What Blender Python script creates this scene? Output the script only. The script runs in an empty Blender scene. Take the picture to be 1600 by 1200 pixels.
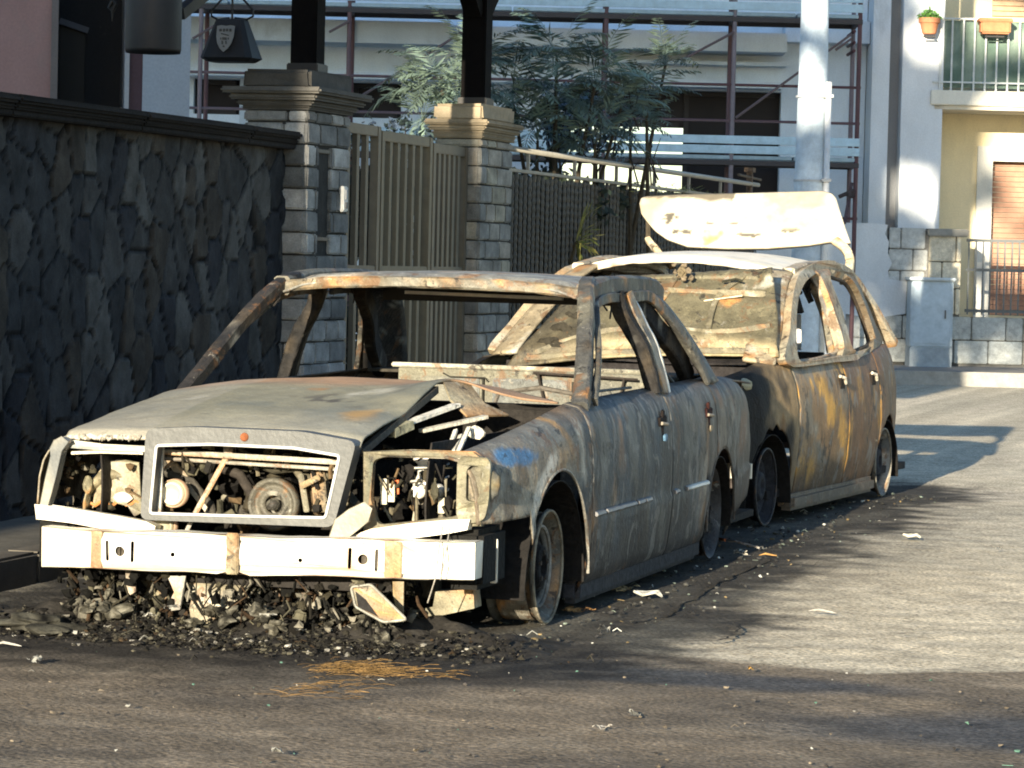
import bpy, bmesh, math, random
from mathutils import Vector, Matrix, noise
from mathutils.geometry import tessellate_polygon
R = math.radians
random.seed(7)
SC = bpy.context.scene
COL = SC.collection

# ------------------------------------------------------------------ camera
F = 5052.8; LOC = (3.743, -10.999, 1.292); YAW = .27256; PIT = -.03808; ROLL = .0241
cd = bpy.data.cameras.new('camera'); cd.sensor_width = 36; cd.lens = F/1600*36
cd.clip_start = .1; cd.clip_end = 600
cam = bpy.data.objects.new('camera', cd); COL.objects.link(cam)
fw = Vector((-math.sin(YAW)*math.cos(PIT), math.cos(YAW)*math.cos(PIT), math.sin(PIT)))
rt = Vector((math.cos(YAW), math.sin(YAW), 0)); up = rt.cross(fw)
ca, sa = math.cos(ROLL), math.sin(ROLL)
rx = rt*ca + up*sa          # image right
ux = up*ca - rt*sa          # image up
m = Matrix((rx, ux, -fw)).transposed().to_4x4(); m.translation = LOC
cam.matrix_world = m
SC.camera = cam
cd.dof.use_dof = False

# ------------------------------------------------------------------ light
TAN_EL = .205; TAN_AZ = -.012         # sun travels along +Y, sinking, drifting a hair to +X
sd = Vector((-TAN_AZ, 1, -TAN_EL)).normalized()
EL = math.asin(-sd.z)
sl = bpy.data.lights.new('sun', 'SUN'); sl.energy = 5.0; sl.angle = R(.42); sl.color = (1, .87, .67)
so = bpy.data.objects.new('sun', sl); COL.objects.link(so)
so.rotation_euler = sd.to_track_quat('-Z', 'Y').to_euler(); so.location = (0, -20, 12)
w = bpy.data.worlds.new('World'); SC.world = w; w.use_nodes = True
nt = w.node_tree; nt.nodes.clear()
sky = nt.nodes.new('ShaderNodeTexSky'); sky.sky_type = 'NISHITA'; sky.sun_disc = False
sky.sun_elevation = EL
to_sun = -sd
sky.sun_rotation = math.atan2(to_sun.x, to_sun.y)
sky.air_density = 1.0; sky.dust_density = .4; sky.ozone_density = 2.5
bg = nt.nodes.new('ShaderNodeBackground'); bg.inputs[1].default_value = .105
ow = nt.nodes.new('ShaderNodeOutputWorld')
nt.links.new(sky.outputs[0], bg.inputs[0]); nt.links.new(bg.outputs[0], ow.inputs[0])
SC.view_settings.view_transform = 'Standard'; SC.view_settings.look = 'None'
SC.view_settings.exposure = 1.55; SC.view_settings.gamma = 1
SC.cycles.max_bounces = 6; SC.cycles.filter_width = 1.9
try: SC.cycles.use_denoising = True
except Exception: pass

# ------------------------------------------------------------------ helpers
def P(px, py, X=None, Y=None, Z=None):
    x, y = px-800, py-600
    d = fw + rt*((x*ca+y*sa)/F) - up*((-x*sa+y*ca)/F)
    t = (X-LOC[0])/d.x if X is not None else (Y-LOC[1])/d.y if Y is not None else (Z-LOC[2])/d.z
    return Vector(LOC)+d*t
def UZ(px, py, d):
    """background frame: u to the right, d = distance, z"""
    x, y = px-800, py-600
    return ((x*ca+y*sa)/F*d, LOC[2]+d*(math.tan(PIT)-(-x*sa+y*ca)/F))
def V(*a): return Vector(a)
def lerp(a, b, t): return a+(b-a)*t
def sstep(a, b, x):
    t = min(1, max(0, (x-a)/(b-a))); return t*t*(3-2*t)
def interp(tab, x):
    if x <= tab[0][0]: return tab[0][1]
    for (a, b), (c, d) in zip(tab, tab[1:]):
        if x <= c: return b+(d-b)*(x-a)/(c-a)
    return tab[-1][1]
def mix(a, b, t): return tuple(a[i]+(b[i]-a[i])*t for i in range(3))
def nz(x, y, z, s=1, o=0): return noise.noise(V(x*s+o*13.7, y*s-o*7.1, z*s+o*3.3))
def fb(x, y, z, s=1, o=0, k=4): return noise.fractal(V(x*s+o*13.7, y*s-o*7.1, z*s+o*3.3), 1, 2.1, k)

FR = {'W': Matrix.Identity(4),
      'B': Matrix.Translation((LOC[0], LOC[1], 0)) @ Matrix.Rotation(YAW, 4, 'Z'),
      'C': Matrix.Translation((-.12, 4.86, 0)) @ Matrix.Rotation(R(-4.5), 4, 'Z')}
FR['L'] = Matrix.Translation((LOC[0], LOC[1], 0)) @ Matrix.Rotation(YAW+.145, 4, 'Z')
INFO = {}
def thing(name, label, cat, loc=(0, 0, 0), frame='W', group=None, kind=None):
    o = bpy.data.objects.new(name, None); COL.objects.link(o)
    o.empty_display_size = .2
    o.matrix_world = FR[frame] @ Matrix.Translation(loc)
    INFO[o.name] = Vector(loc)
    tag(o, label, cat, group, kind)
    return o
def tag(o, label=None, cat=None, group=None, kind=None):
    if label: o['label'] = label
    if cat: o['category'] = cat
    if group: o['group'] = group
    if kind: o['kind'] = kind
    return o

class MB:
    def __init__(s): s.v = []; s.f = []; s.c = []
    def add(s, vs, fs, col=None, mt=None):
        n = len(s.v)
        for v in vs:
            v = Vector(v)
            if mt is not None: v = mt @ v
            s.v.append(v)
            s.c.append(col(v.x, v.y, v.z) if callable(col) else (col or (.5, .5, .5)))
        s.f += [tuple(i+n for i in f) for f in fs]
        return s
    def box(s, c, d, col=None, rot=None, bev=0, jit=0):
        hx, hy, hz = d[0]/2, d[1]/2, d[2]/2
        b = min(bev, hx*.9, hy*.9, hz*.9)
        vs = []; fs = []
        if b <= 0:
            vs = [V(x*hx, y*hy, z*hz) for x in (-1, 1) for y in (-1, 1) for z in (-1, 1)]
            fs = [(0, 1, 3, 2), (4, 6, 7, 5), (0, 4, 5, 1), (2, 3, 7, 6), (0, 2, 6, 4), (1, 5, 7, 3)]
        else:
            bm = bmesh.new(); bmesh.ops.create_cube(bm, size=1)
            for v in bm.verts: v.co = V(v.co.x*2*hx, v.co.y*2*hy, v.co.z*2*hz)
            bmesh.ops.bevel(bm, geom=bm.edges[:], offset=b, segments=2, affect='EDGES')
            bm.verts.index_update()
            vs = [v.co.copy() for v in bm.verts]; fs = [tuple(v.index for v in f.verts) for f in bm.faces]; bm.free()
        if jit: vs = [v+V(random.uniform(-jit, jit), random.uniform(-jit, jit), random.uniform(-jit, jit)) for v in vs]
        mt = Matrix.Translation(c)
        if rot is not None:
            from mathutils import Euler
            mt = mt @ (rot if isinstance(rot, Matrix) else Euler(rot).to_matrix().to_4x4())
        return s.add(vs, fs, col, mt)
    def tube(s, pts, r, col=None, n=8, closed=False, flat=1):
        pts = [Vector(p) for p in pts]; k = len(pts)
        rr = r if isinstance(r, (list, tuple)) else [r]*k
        vs = []; fs = []; pn = None
        for i, p in enumerate(pts):
            a = pts[(i-1) % k] if closed or i else p; b = pts[(i+1) % k] if closed or i < k-1 else p
            t = (b-a).normalized() if (b-a).length > 1e-9 else V(0, 0, 1)
            if pn is None: pn = t.orthogonal().normalized()
            pn = (pn - t*pn.dot(t)); pn = pn.normalized() if pn.length > 1e-6 else t.orthogonal().normalized()
            q = t.cross(pn)
            for j in range(n):
                an = 2*math.pi*j/n
                vs.append(p+(pn*math.cos(an)+q*math.sin(an)*flat)*rr[i])
        for i in range(k if closed else k-1):
            for j in range(n):
                a = i*n+j; b = i*n+(j+1) % n; c = ((i+1) % k)*n+(j+1) % n; d = ((i+1) % k)*n+j
                fs.append((a, b, c, d))
        if not closed: fs += [tuple(range(n))[::-1], tuple((k-1)*n+j for j in range(n))]
        return s.add(vs, fs, col)
    def beam(s, a, b, wx, wz, col=None, upv=(0, 0, 1), bev=0):
        a, b = Vector(a), Vector(b); t = (b-a); L = t.length; t.normalize()
        x = t.cross(Vector(upv)).normalized(); z = x.cross(t)
        mt = Matrix((x, t, z)).transposed().to_4x4()
        mt.translation = (a+b)/2
        return s.box((0, 0, 0), (wx, L, wz), col, rot=None, bev=bev) if False else s._bx(mt, (wx, L, wz), col, bev)
    def _bx(s, mt, d, col, bev):
        t = MB(); t.box((0, 0, 0), d, None, bev=bev)
        return s.add(t.v, t.f, col, mt)
    def lathe(s, prof, c, axis='X', n=32, col=None, sgn=1):
        """prof: (axial, radius) list"""
        vs = []; fs = []
        for a, r in prof:
            for j in range(n):
                t = 2*math.pi*j/n; x, y = r*math.cos(t), r*math.sin(t)
                a2 = a*sgn
                vs.append(V(*c)+(V(a2, x, y) if axis == 'X' else V(x, a2, y) if axis == 'Y' else V(x, y, a2)))
        for i in range(len(prof)-1):
            for j in range(n):
                fs.append((i*n+j, i*n+(j+1) % n, (i+1)*n+(j+1) % n, (i+1)*n+j))
        return s.add(vs, fs, col)
    def grid(s, fn, nu, nv, col=None, skip=None):
        vs = [Vector(fn(i/nu, j/nv)) for i in range(nu+1) for j in range(nv+1)]
        fs = []
        for i in range(nu):
            for j in range(nv):
                if skip and skip((i+.5)/nu, (j+.5)/nv): continue
                a = i*(nv+1)+j; fs.append((a, a+nv+1, a+nv+2, a+1))
        return s.add(vs, fs, col)
    def plate(s, outer, holes, fn, col=None, thick=0, dirv=None):
        """2D polygons (with holes) mapped by fn(a,b)->3D ; optional thickness along dirv"""
        loops = [[V(a, b, 0) for a, b in L] for L in [outer]+list(holes)]
        flat = [p for L in loops for p in L]
        tr = tessellate_polygon(loops)
        vs = [Vector(fn(p.x, p.y)) for p in flat]; n = len(vs)
        fs = [tuple(t) for t in tr]
        if thick:
            dv = Vector(dirv)*thick
            vs2 = [v+dv for v in vs]
            f2 = [tuple(i+n for i in t[::-1]) for t in fs]
            sd_ = []; k = 0
            for L in loops:
                m_ = len(L)
                for i in range(m_): sd_.append((k+i, k+(i+1) % m_, n+k+(i+1) % m_, n+k+i))
                k += m_
            return s.add(vs+vs2, fs+f2+sd_, col)
        return s.add(vs, fs, col)
    def blob(s, c, r, col=None, sub=1, rough=.35, sq=(1, 1, 1), seed=None):
        bm = bmesh.new(); bmesh.ops.create_icosphere(bm, subdivisions=sub, radius=1)
        sdv = seed if seed is not None else random.random()*100
        vs = []
        for v in bm.verts:
            p = v.co.copy(); k = 1+rough*2*noise.noise(p*1.3+V(sdv, sdv*.7, 0))
            vs.append(V(c[0]+p.x*r*k*sq[0], c[1]+p.y*r*k*sq[1], c[2]+p.z*r*k*sq[2]))
        bm.verts.index_update()
        fs = [tuple(v.index for v in f.verts) for f in bm.faces]; bm.free()
        return s.add(vs, fs, col)
    def jitter(s, amp, sc):
        s.v = [v+V(nz(v.x, v.y, v.z, sc, 1), nz(v.x, v.y, v.z, sc, 2), nz(v.x, v.y, v.z, sc, 3))*amp for v in s.v]
        return s
    def obj(s, name, mat, parent=None, frame='W', label=None, cat=None, group=None, kind=None, sol=0, smooth=False, bev=0, offset=0, sharp=0):
        me = bpy.data.meshes.new(name)
        if parent is not None:
            root = parent
            while root.parent: root = root.parent
            off = INFO[root.name]
            loc = None
        else:
            xs = [v.x for v in s.v]; ys = [v.y for v in s.v]; zs = [v.z for v in s.v]
            off = V((min(xs)+max(xs))/2, (min(ys)+max(ys))/2, min(zs)); loc = off
        me.from_pydata([v-off for v in s.v], [], s.f)
        me.update()
        at = me.color_attributes.new('Col', 'FLOAT_COLOR', 'POINT')
        flat = []
        for c in s.c: flat += [c[0], c[1], c[2], 1]
        at.data.foreach_set('color', flat)
        me.materials.append(mat)
        o = bpy.data.objects.new(name, me); COL.objects.link(o)
        if parent is not None:
            o.parent = parent
        else:
            o.matrix_world = FR[frame] @ Matrix.Translation(loc)
            INFO[o.name] = Vector(loc)
            tag(o, label, cat, group, kind)
        if parent is not None and label: o['label'] = label
        if parent is not None and kind: o['kind'] = kind
        if sol:
            md = o.modifiers.new('thick', 'SOLIDIFY'); md.thickness = sol; md.offset = offset
        if bev:
            md = o.modifiers.new('bev', 'BEVEL'); md.width = bev; md.segments = 2; md.limit_method = 'ANGLE'
        if smooth:
            me.polygons.foreach_set('use_smooth', [True]*len(me.polygons))
            if sharp: me.set_sharp_from_angle(angle=R(sharp))
        return o

def material(name, rough=.75, metal=0, var=.35, vs=25, bump=.3, bs=60, spec=.3, fine=0, fs=220, transl=0, stretch=None, flake=0, fls=30, patina=()):
    m = bpy.data.materials.new(name); m.use_nodes = True
    t = m.node_tree; N = t.nodes; L = t.links
    b = N['Principled BSDF']; b.inputs['Roughness'].default_value = rough; b.inputs['Metallic'].default_value = metal
    b.inputs['Specular IOR Level'].default_value = spec
    at = N.new('ShaderNodeAttribute'); at.attribute_name = 'Col'
    tc = N.new('ShaderNodeTexCoord')
    vec = tc.outputs['Object']
    if stretch:
        mp = N.new('ShaderNodeMapping'); mp.inputs['Scale'].default_value = stretch
        L.new(vec, mp.inputs['Vector']); vec = mp.outputs[0]
    n1 = N.new('ShaderNodeTexNoise'); n1.inputs['Scale'].default_value = vs; n1.inputs['Detail'].default_value = 6
    n1.inputs['Roughness'].default_value = .65
    L.new(vec, n1.inputs['Vector'])
    mr = N.new('ShaderNodeMapRange'); mr.inputs['From Min'].default_value = .3; mr.inputs['From Max'].default_value = .7
    mr.inputs['To Min'].default_value = 1-var; mr.inputs['To Max'].default_value = 1+var
    L.new(n1.outputs['Fac'], mr.inputs['Value'])
    vm = N.new('ShaderNodeVectorMath'); vm.operation = 'SCALE'
    L.new(at.outputs['Color'], vm.inputs[0]); L.new(mr.outputs[0], vm.inputs['Scale'])
    outc = vm.outputs[0]
    if fine:
        n3 = N.new('ShaderNodeTexNoise'); n3.inputs['Scale'].default_value = fs; n3.inputs['Detail'].default_value = 2
        L.new(tc.outputs['Object'], n3.inputs['Vector'])
        m3 = N.new('ShaderNodeMapRange'); m3.inputs['From Min'].default_value = .3; m3.inputs['From Max'].default_value = .7
        m3.inputs['To Min'].default_value = 1-fine; m3.inputs['To Max'].default_value = 1+fine
        L.new(n3.outputs['Fac'], m3.inputs['Value'])
        v3 = N.new('ShaderNodeVectorMath'); v3.operation = 'SCALE'
        L.new(outc, v3.inputs[0]); L.new(m3.outputs[0], v3.inputs['Scale']); outc = v3.outputs[0]
    if flake:
        for sc_, lo, hi, k in ((fls, .56, .60, 1+flake), (fls*1.7, .58, .62, 1-flake*.7)):
            n4 = N.new('ShaderNodeTexNoise'); n4.inputs['Scale'].default_value = sc_; n4.inputs['Detail'].default_value = 8; n4.inputs['Roughness'].default_value = .7
            L.new(vec, n4.inputs['Vector'])
            m4 = N.new('ShaderNodeMapRange'); m4.inputs['From Min'].default_value = lo; m4.inputs['From Max'].default_value = hi
            m4.inputs['To Min'].default_value = 1; m4.inputs['To Max'].default_value = k
            L.new(n4.outputs['Fac'], m4.inputs['Value'])
            v4 = N.new('ShaderNodeVectorMath'); v4.operation = 'SCALE'
            L.new(outc, v4.inputs[0]); L.new(m4.outputs[0], v4.inputs['Scale']); outc = v4.outputs[0]
    for (sc_, lo, hi, cc, am) in patina:
        n5 = N.new('ShaderNodeTexNoise'); n5.inputs['Scale'].default_value = sc_; n5.inputs['Detail'].default_value = 10; n5.inputs['Roughness'].default_value = .72
        n5.inputs['Distortion'].default_value = .6
        L.new(vec, n5.inputs['Vector'])
        m5 = N.new('ShaderNodeMapRange'); m5.inputs['From Min'].default_value = lo; m5.inputs['From Max'].default_value = hi; m5.inputs['To Max'].default_value = am
        L.new(n5.outputs['Fac'], m5.inputs['Value'])
        x5 = N.new('ShaderNodeMix'); x5.data_type = 'RGBA'; x5.inputs[7].default_value = (*cc, 1)
        L.new(m5.outputs[0], x5.inputs[0]); L.new(outc, x5.inputs[6]); outc = x5.outputs[2]
    L.new(outc, b.inputs['Base Color'])
    if bump:
        n2 = N.new('ShaderNodeTexNoise'); n2.inputs['Scale'].default_value = bs; n2.inputs['Detail'].default_value = 5
        L.new(tc.outputs['Object'], n2.inputs['Vector'])
        bp = N.new('ShaderNodeBump'); bp.inputs['Strength'].default_value = bump; bp.inputs['Distance'].default_value = .01
        L.new(n2.outputs['Fac'], bp.inputs['Height']); L.new(bp.outputs[0], b.inputs['Normal'])
    if transl: 
        b.inputs['Transmission Weight'].default_value = 0
    return m
M = dict(
 metal=material('burnt sheet metal', .62, .15, .28, 14, .45, 55, .35, .16, 200, flake=.4, fls=22, patina=((9, .56, .60, (.13, .065, .028), .65), (13, .58, .61, (.014, .013, .012), .75), (17, .60, .63, (.26, .25, .21), .55))),
 metals=material('burnt streaked sheet metal', .62, .1, .34, 9, .4, 50, .35, .16, 200, stretch=(1, 1, .6), flake=.4, fls=16, patina=((6.5, .56, .60, (.10, .052, .024), .6), (8, .55, .60, (.012, .012, .012), .8), (10, .55, .60, (.19, .185, .165), .65), (5, .60, .64, (.045, .06, .075), .6))),
 ash=material('ash grey baked steel', .66, .1, .14, 10, .3, 45, .3, .10, 160, patina=((7, .60, .66, (.09, .085, .06), .4), (12, .60, .64, (.34, .33, .28), .35))),
 soot=material('soot and shade metal', .75, .05, .3, 12, .5, 50, .2, .15, 180),
 pale=material('bare pale metal', .5, .2, .12, 18, .15, 60, .4),
 char=material('charred metal', .85, .1, .5, 30, .6, 60, .18),
 stone=material('rough stone', .9, 0, .3, 12, .45, 30, .15, .15, 120),
 concrete=material('concrete', .9, 0, .18, 10, .35, 50, .15, .1, 150),
 plaster=material('plaster', .9, 0, .10, 2.5, .2, 30, .15, .06, 60, patina=((1.6, .57, .72, (.20, .20, .18), .35),), stretch=(1, 1, .5)),
 asphalt=material('old asphalt', .92, 0, .20, 6, 1.0, 60, .12, .5, 70),
 paint=material('painted steel', .55, .1, .15, 12, .1, 40, .35),
 leaf=material('leaf', .6, 0, .3, 8, 0, 40, .3),
 wood=material('dark timber', .85, 0, .3, 20, .3, 40, .08),
 rubble=material('ash and rubble', .9, 0, .4, 40, .5, 60, .15),
 glass=material('dark window', .5, 0, .1, 3, 0, 10, .15),
)
# palette (linear)
ASH = (.23, .22, .175); PALE = (.50, .48, .40); ZINC = (.74, .71, .62); SLATE = (.085, .095, .10); RUST = (.33, .165, .055)
RUSTD = (.15, .072, .03); RUSTL = (.44, .25, .10); SOOT = (.010, .010, .011); DBR = (.05, .04, .028); BLUE = (.055, .13, .22); OLIVE = (.13, .125, .085); TAN = (.34, .27, .17); CREAM = (.60, .50, .33)

def burnt(base=ASH, rust=.3, soot=.3, alt=SLATE, altamt=.4, seed=0, sc=3.0, str_=1.0, pale=.15):
    """burnt paint: patches of ash, slate, rust, soot; str_ <1 stretches patches vertically"""
    def f(x, y, z):
        zz = z*str_
        c = base
        a = fb(x, y, zz, sc, seed); c = mix(c, alt, sstep(.25-altamt, .6-altamt, a*.8)*.85)
        a = fb(x, y, zz, sc*1.3, seed+5); c = mix(c, RUST, sstep(.5-rust, .75-rust, a)*.85)
        a = fb(x, y, zz, sc*2.3, seed+9); c = mix(c, RUSTL, sstep(.75-rust*.7, .95-rust*.7, a)*.7)
        a = fb(x, y, zz, sc*1.7, seed+7); c = mix(c, PALE, sstep(.55-pale, .9-pale, a)*.6)
        a = fb(x, y, zz, sc*1.1, seed+3); c = mix(c, DBR, sstep(.6-soot, .95-soot, a)*.9)
        return c
    return f
def shade(c, k): return tuple(a*k for a in c)
def vary(c, k=.2, sc=3, o=0):
    return lambda x, y, z: shade(c, 1+k*2*nz(x, y, z, sc, o))


# ================================================================== SETTING
# ---- ground: one sheet out to the horizon
def axis(lo, hi, step, far):
    a = [lo]; 
    while a[-1] < hi: a.append(a[-1]+step)
    s = step; h = a[-1]
    while h < far: s *= 1.35; h += s; a.append(h)
    s = step; l = lo; pre = []
    while l > -far: s *= 1.35; l -= s; pre.append(l)
    return pre[::-1]+a
def rectd(x, y, x0, x1, y0, y1):
    dx = max(x0-x, 0, x-x1); dy = max(y0-y, 0, y-y1); return math.hypot(dx, dy)
def ground_col(x, y):
    if abs(x) > 25 or abs(y) > 60: return (.17, .16, .135)
    a = fb(x, y, 0, .9, 1); b = fb(x*1.0, y*.35, 0, 1.6, 2); d = fb(x, y, 0, 6, 3, 3)
    c = mix((.36, .32, .24), (.30, .27, .205), sstep(-.3, .5, a))
    c = mix(c, (.40, .35, .27), sstep(.15, .7, b)*.5)
    c = mix(c, shade((.37, .315, .22), 1+.16*a), sstep(1.9, .5, math.hypot((x-2.2)/1.4, (y-1.6)/2.6)+.25*a)*.75)
    # boundary of the worn, wet and burnt front area
    yb = interp([(-3, -.2), (0, -.45), (1.05, -.49), (1.64, -.62), (2.1, -.68), (2.54, -.42), (3.2, -.35), (6, -.2)], x)+.05*b+.03*d
    fr = sstep(yb+.02, yb-.05, y)
    brown = mix((.125, .10, .070), (.085, .07, .052), sstep(-.2, .4, fb(x, y, 0, 1.2, 7)))
    brown = mix(brown, (.165, .135, .095), sstep(.1, .6, fb(x, y, 0, 2.2, 17))*.6)
    c = mix(c, brown, fr)
    # dark bluish patches
    for (px_, py_, sx, sy) in ((1.62, -1.12, .75, .22), (2.75, -1.95, .75, .45), (.9, -1.0, .7, .13)):
        q = ((x-px_)/sx)**2+((y-py_)/sy)**2
        c = mix(c, (.034, .037, .041), sstep(1.5, .3, q+.5*a)*.85)
    # soot around the cars, widened and blackened to paint their shadow too
    dd = rectd(x, y, -.95, .80, -.95, 8.0)
    s = sstep(.70, .30, dd+.20*a+.18*d-.12*sstep(3, 0, y))
    if y < .1: s = max(s, sstep(.75, .10, rectd(x, y, -1.9, .95, -1.35, 0)+.3*a+.16*d)*.88)
    c = mix(c, mix((.013, .0125, .012), (.034, .031, .026), sstep(0, .5, fb(x, y, 0, 9, 33))), s*.95)
    s2 = sstep(1.15, .4, dd+.25*b)*.35*(1-s)
    c = mix(c, (.09, .085, .07), s2)
    # darker streaks along the street right of the cars
    c = mix(c, (.11, .105, .085), sstep(.05, .45, fb(x*2.2, y*.5, 0, 1.3, 23))*sstep(1.9, 1.0, x)*sstep(9, 4, y)*.4*(1-fr))
    return shade(c, (1+.30*d)*1.42)
xs = axis(-2.2, 3.6, .04, 300); ys = axis(-3.8, 9, .045, 300)
g = MB()
g.v = [V(x, y, (.012*noise.noise(V(x*.8, y*.8, 0))+.004*noise.noise(V(x*5, y*5, 0))) if abs(x) < 12 and abs(y) < 25 else 0) for x in xs for y in ys]
g.c = [ground_col(v.x, v.y) for v in g.v]
ny = len(ys)
g.f = [(i*ny+j, (i+1)*ny+j, (i+1)*ny+j+1, i*ny+j+1) for i in range(len(xs)-1) for j in range(ny-1)]
gr = g.obj('road', M['asphalt'], kind='structure', smooth=True)
# cracks in the asphalt
ck = MB()
def crack(pts, wd):
    W = [P(*p, Z=.012) for p in pts]; fine = []
    for a, b in zip(W, W[1:]):
        for k in range(8): fine.append(a.lerp(b, k/8))
    fine.append(W[-1]); L = []; Rr = []
    for i, p in enumerate(fine):
        t = (fine[min(i+1, len(fine)-1)]-fine[max(i-1, 0)]).normalized(); nrm = V(-t.y, t.x, 0)
        p = p+nrm*.03*nz(p.x, p.y, 0, 6, 4)+nrm*.012*nz(p.x, p.y, 0, 25, 5); h = wd*(.35+.9*abs(nz(p.x, p.y, 0, 9, 6)))
        L.append(p+nrm*h); Rr.append(p-nrm*h)
    n = len(L); z = .0175
    ck.add([V(v.x, v.y, z) for v in L+Rr], [(i, n+i, n+i+1, i+1) for i in range(n-1)], vary((.045, .040, .032), .4, 8))
crack([(1205, 872), (1150, 895), (1100, 920), (1060, 945), (1035, 960), (1000, 968), (975, 970)], .012)
crack([(1150, 973), (1158, 985), (1148, 995), (1120, 1003), (1060, 1004)], .009)
crack([(1035, 960), (1150, 973)], .003)
crack([(1400, 992), (1450, 992)], .010)
crack([(1400, 853), (1470, 855)], .010)
crack([(1240, 895), (1400, 830), (1600, 800)], .002)
ck.obj('road_cracks', M['asphalt'], kind='structure')
# ---- pavement and kerb on the left
pv = MB()
pv.grid(lambda u, v: (lerp(-2.3, -1.50, u), lerp(-9, 18.6, v), .115+.004*nz(u*4, v*40, 0, 3)), 10, 240,
        lambda x, y, z: shade(mix((.15, .14, .115), (.03, .03, .028), sstep(1.1, .2, rectd(x, y, -.9, 1, -.8, 8)+.3*fb(x, y, 0, 1.5))), 1+.3*nz(x, y, 0, 7)))
pv.obj('pavement', M['concrete'], kind='structure')
kb = MB()
y = -9.0
while y < 18.5:
    L = .95
    kb.box((-1.425, y+L/2, .05), (.146, L-.012, .15), lambda x, yy, z: shade(mix((.21, .19, .15), (.05, .045, .04), sstep(1.0, .3, rectd(x, yy, -.9, 1, -.5, 8)+.35*fb(x, yy, z, 2))), 1+.3*nz(x, yy, z, 8)), bev=.012, jit=.002); y += L
kb.obj('kerb', M['concrete'], kind='structure')
# far pavement (in front of the far buildings)
fp = MB()
fp.box((6, 40.9, .07), (30, 8.6, .16), vary((.23, .22, .20), .15, 1)).box((6, 36.5, .075), (30, .16, .175), vary((.3, .29, .26), .2, 2), bev=.01)
fp.obj('far_pavement', M['concrete'], frame='B', kind='structure')

# ---- stone boundary wall on the left
WX = -2.1
def make_wall():
    Y0, Y1, Z0, Z1 = -2.6, 5.36, .10, 1.865
    t = thing('stone_wall', 'dark irregular stone wall with a moulded coping, left of the burnt saloon', 'wall', (WX-.2, (Y0+Y1)/2, 0))
    rnd = random.Random(3); cells = []
    yy = Y0-.2
    while yy < Y1+.2:
        zz = Z0-.2+rnd.random()*.1
        while zz < Z1+.2:
            cells.append((yy+rnd.uniform(-.11, .11), zz+rnd.uniform(-.10, .10), rnd.random(), rnd.uniform(-.4, .4), rnd.uniform(-.5, .5)))
            zz += rnd.uniform(.19, .27)
        yy += .20
    from mathutils.kdtree import KDTree
    def warp(y, z):
        return y+.03*nz(y, z, 0, 5, 1), z*.82+.035*nz(y, z, 0, 4, 2)
    kd = KDTree(len(cells))
    for i, c in enumerate(cells): kd.insert(V(c[0], c[1]*.82, 0), i)
    kd.balance()
    mb = MB(); ny, nz_ = 330, 84
    vs = []; cs = []
    tones = [(.040, .039, .037), (.030, .031, .032), (.052, .050, .047), (.072, .069, .062), (.024, .025, .028), (.048, .041, .033)]
    for i in range(ny+1):
        y = lerp(Y0, Y1, i/ny)
        for j in range(nz_+1):
            z = lerp(Z0, Z1, j/nz_)
            a, b = warp(y, z); r = kd.find_n(V(a, b, 0), 2)
            e = (r[1][2]-r[0][2]); c = cells[r[0][1]]
            k = sstep(.002, .020, e)
            fac = c[3]*(a-c[0])*.5+c[4]*(b-c[1]*.82)*.5
            x = WX-.035+k*(.014+.012*(c[2]-.5)+fac*.16)+.006*fb(y, z, c[2]*9, 7, 3)
            col = tones[int(c[2]*5.99)]
            col = shade(col, 1+.5*fb(y, z, c[2]*7, 5, 6))
            col = mix((.0035, .0035, .004), col, sstep(.003, .016, e))
            vs.append(V(x, y, z)); cs.append(col)
    mb.v = vs; mb.c = cs
    mb.f = [(i*(nz_+1)+j, (i+1)*(nz_+1)+j, (i+1)*(nz_+1)+j+1, i*(nz_+1)+j+1) for i in range(ny) for j in range(nz_)]
    mb.obj('stone_face', M['stone'], t)
    b = MB(); b.box((WX-.24, (Y0+Y1)/2, (Z1)/2), (.36, Y1-Y0, Z1-.01), (.08, .08, .075)); b.obj('wall_core', M['stone'], t)
    c = MB(); y = Y0
    dk = lambda x, y, z: shade((.018, .016, .015), 1+.7*fb(x, y, z, 5, 2))
    while y < Y1-.1:
        L = min(1.45, Y1-y)
        c.box((WX-.20, y+L/2, Z1+.008), (.48, L, .03), dk, bev=.006, jit=.001)
        c.box((WX-.20, y+L/2, Z1+.036), (.52, L-.002, .026), dk, bev=.010, jit=.001)
        c.box((WX-.20, y+L/2, Z1+.068), (.56, L-.003, .038), dk, bev=.012, jit=.0015)
        y += L
    c.obj('coping', M['stone'], t)
make_wall()

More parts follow.
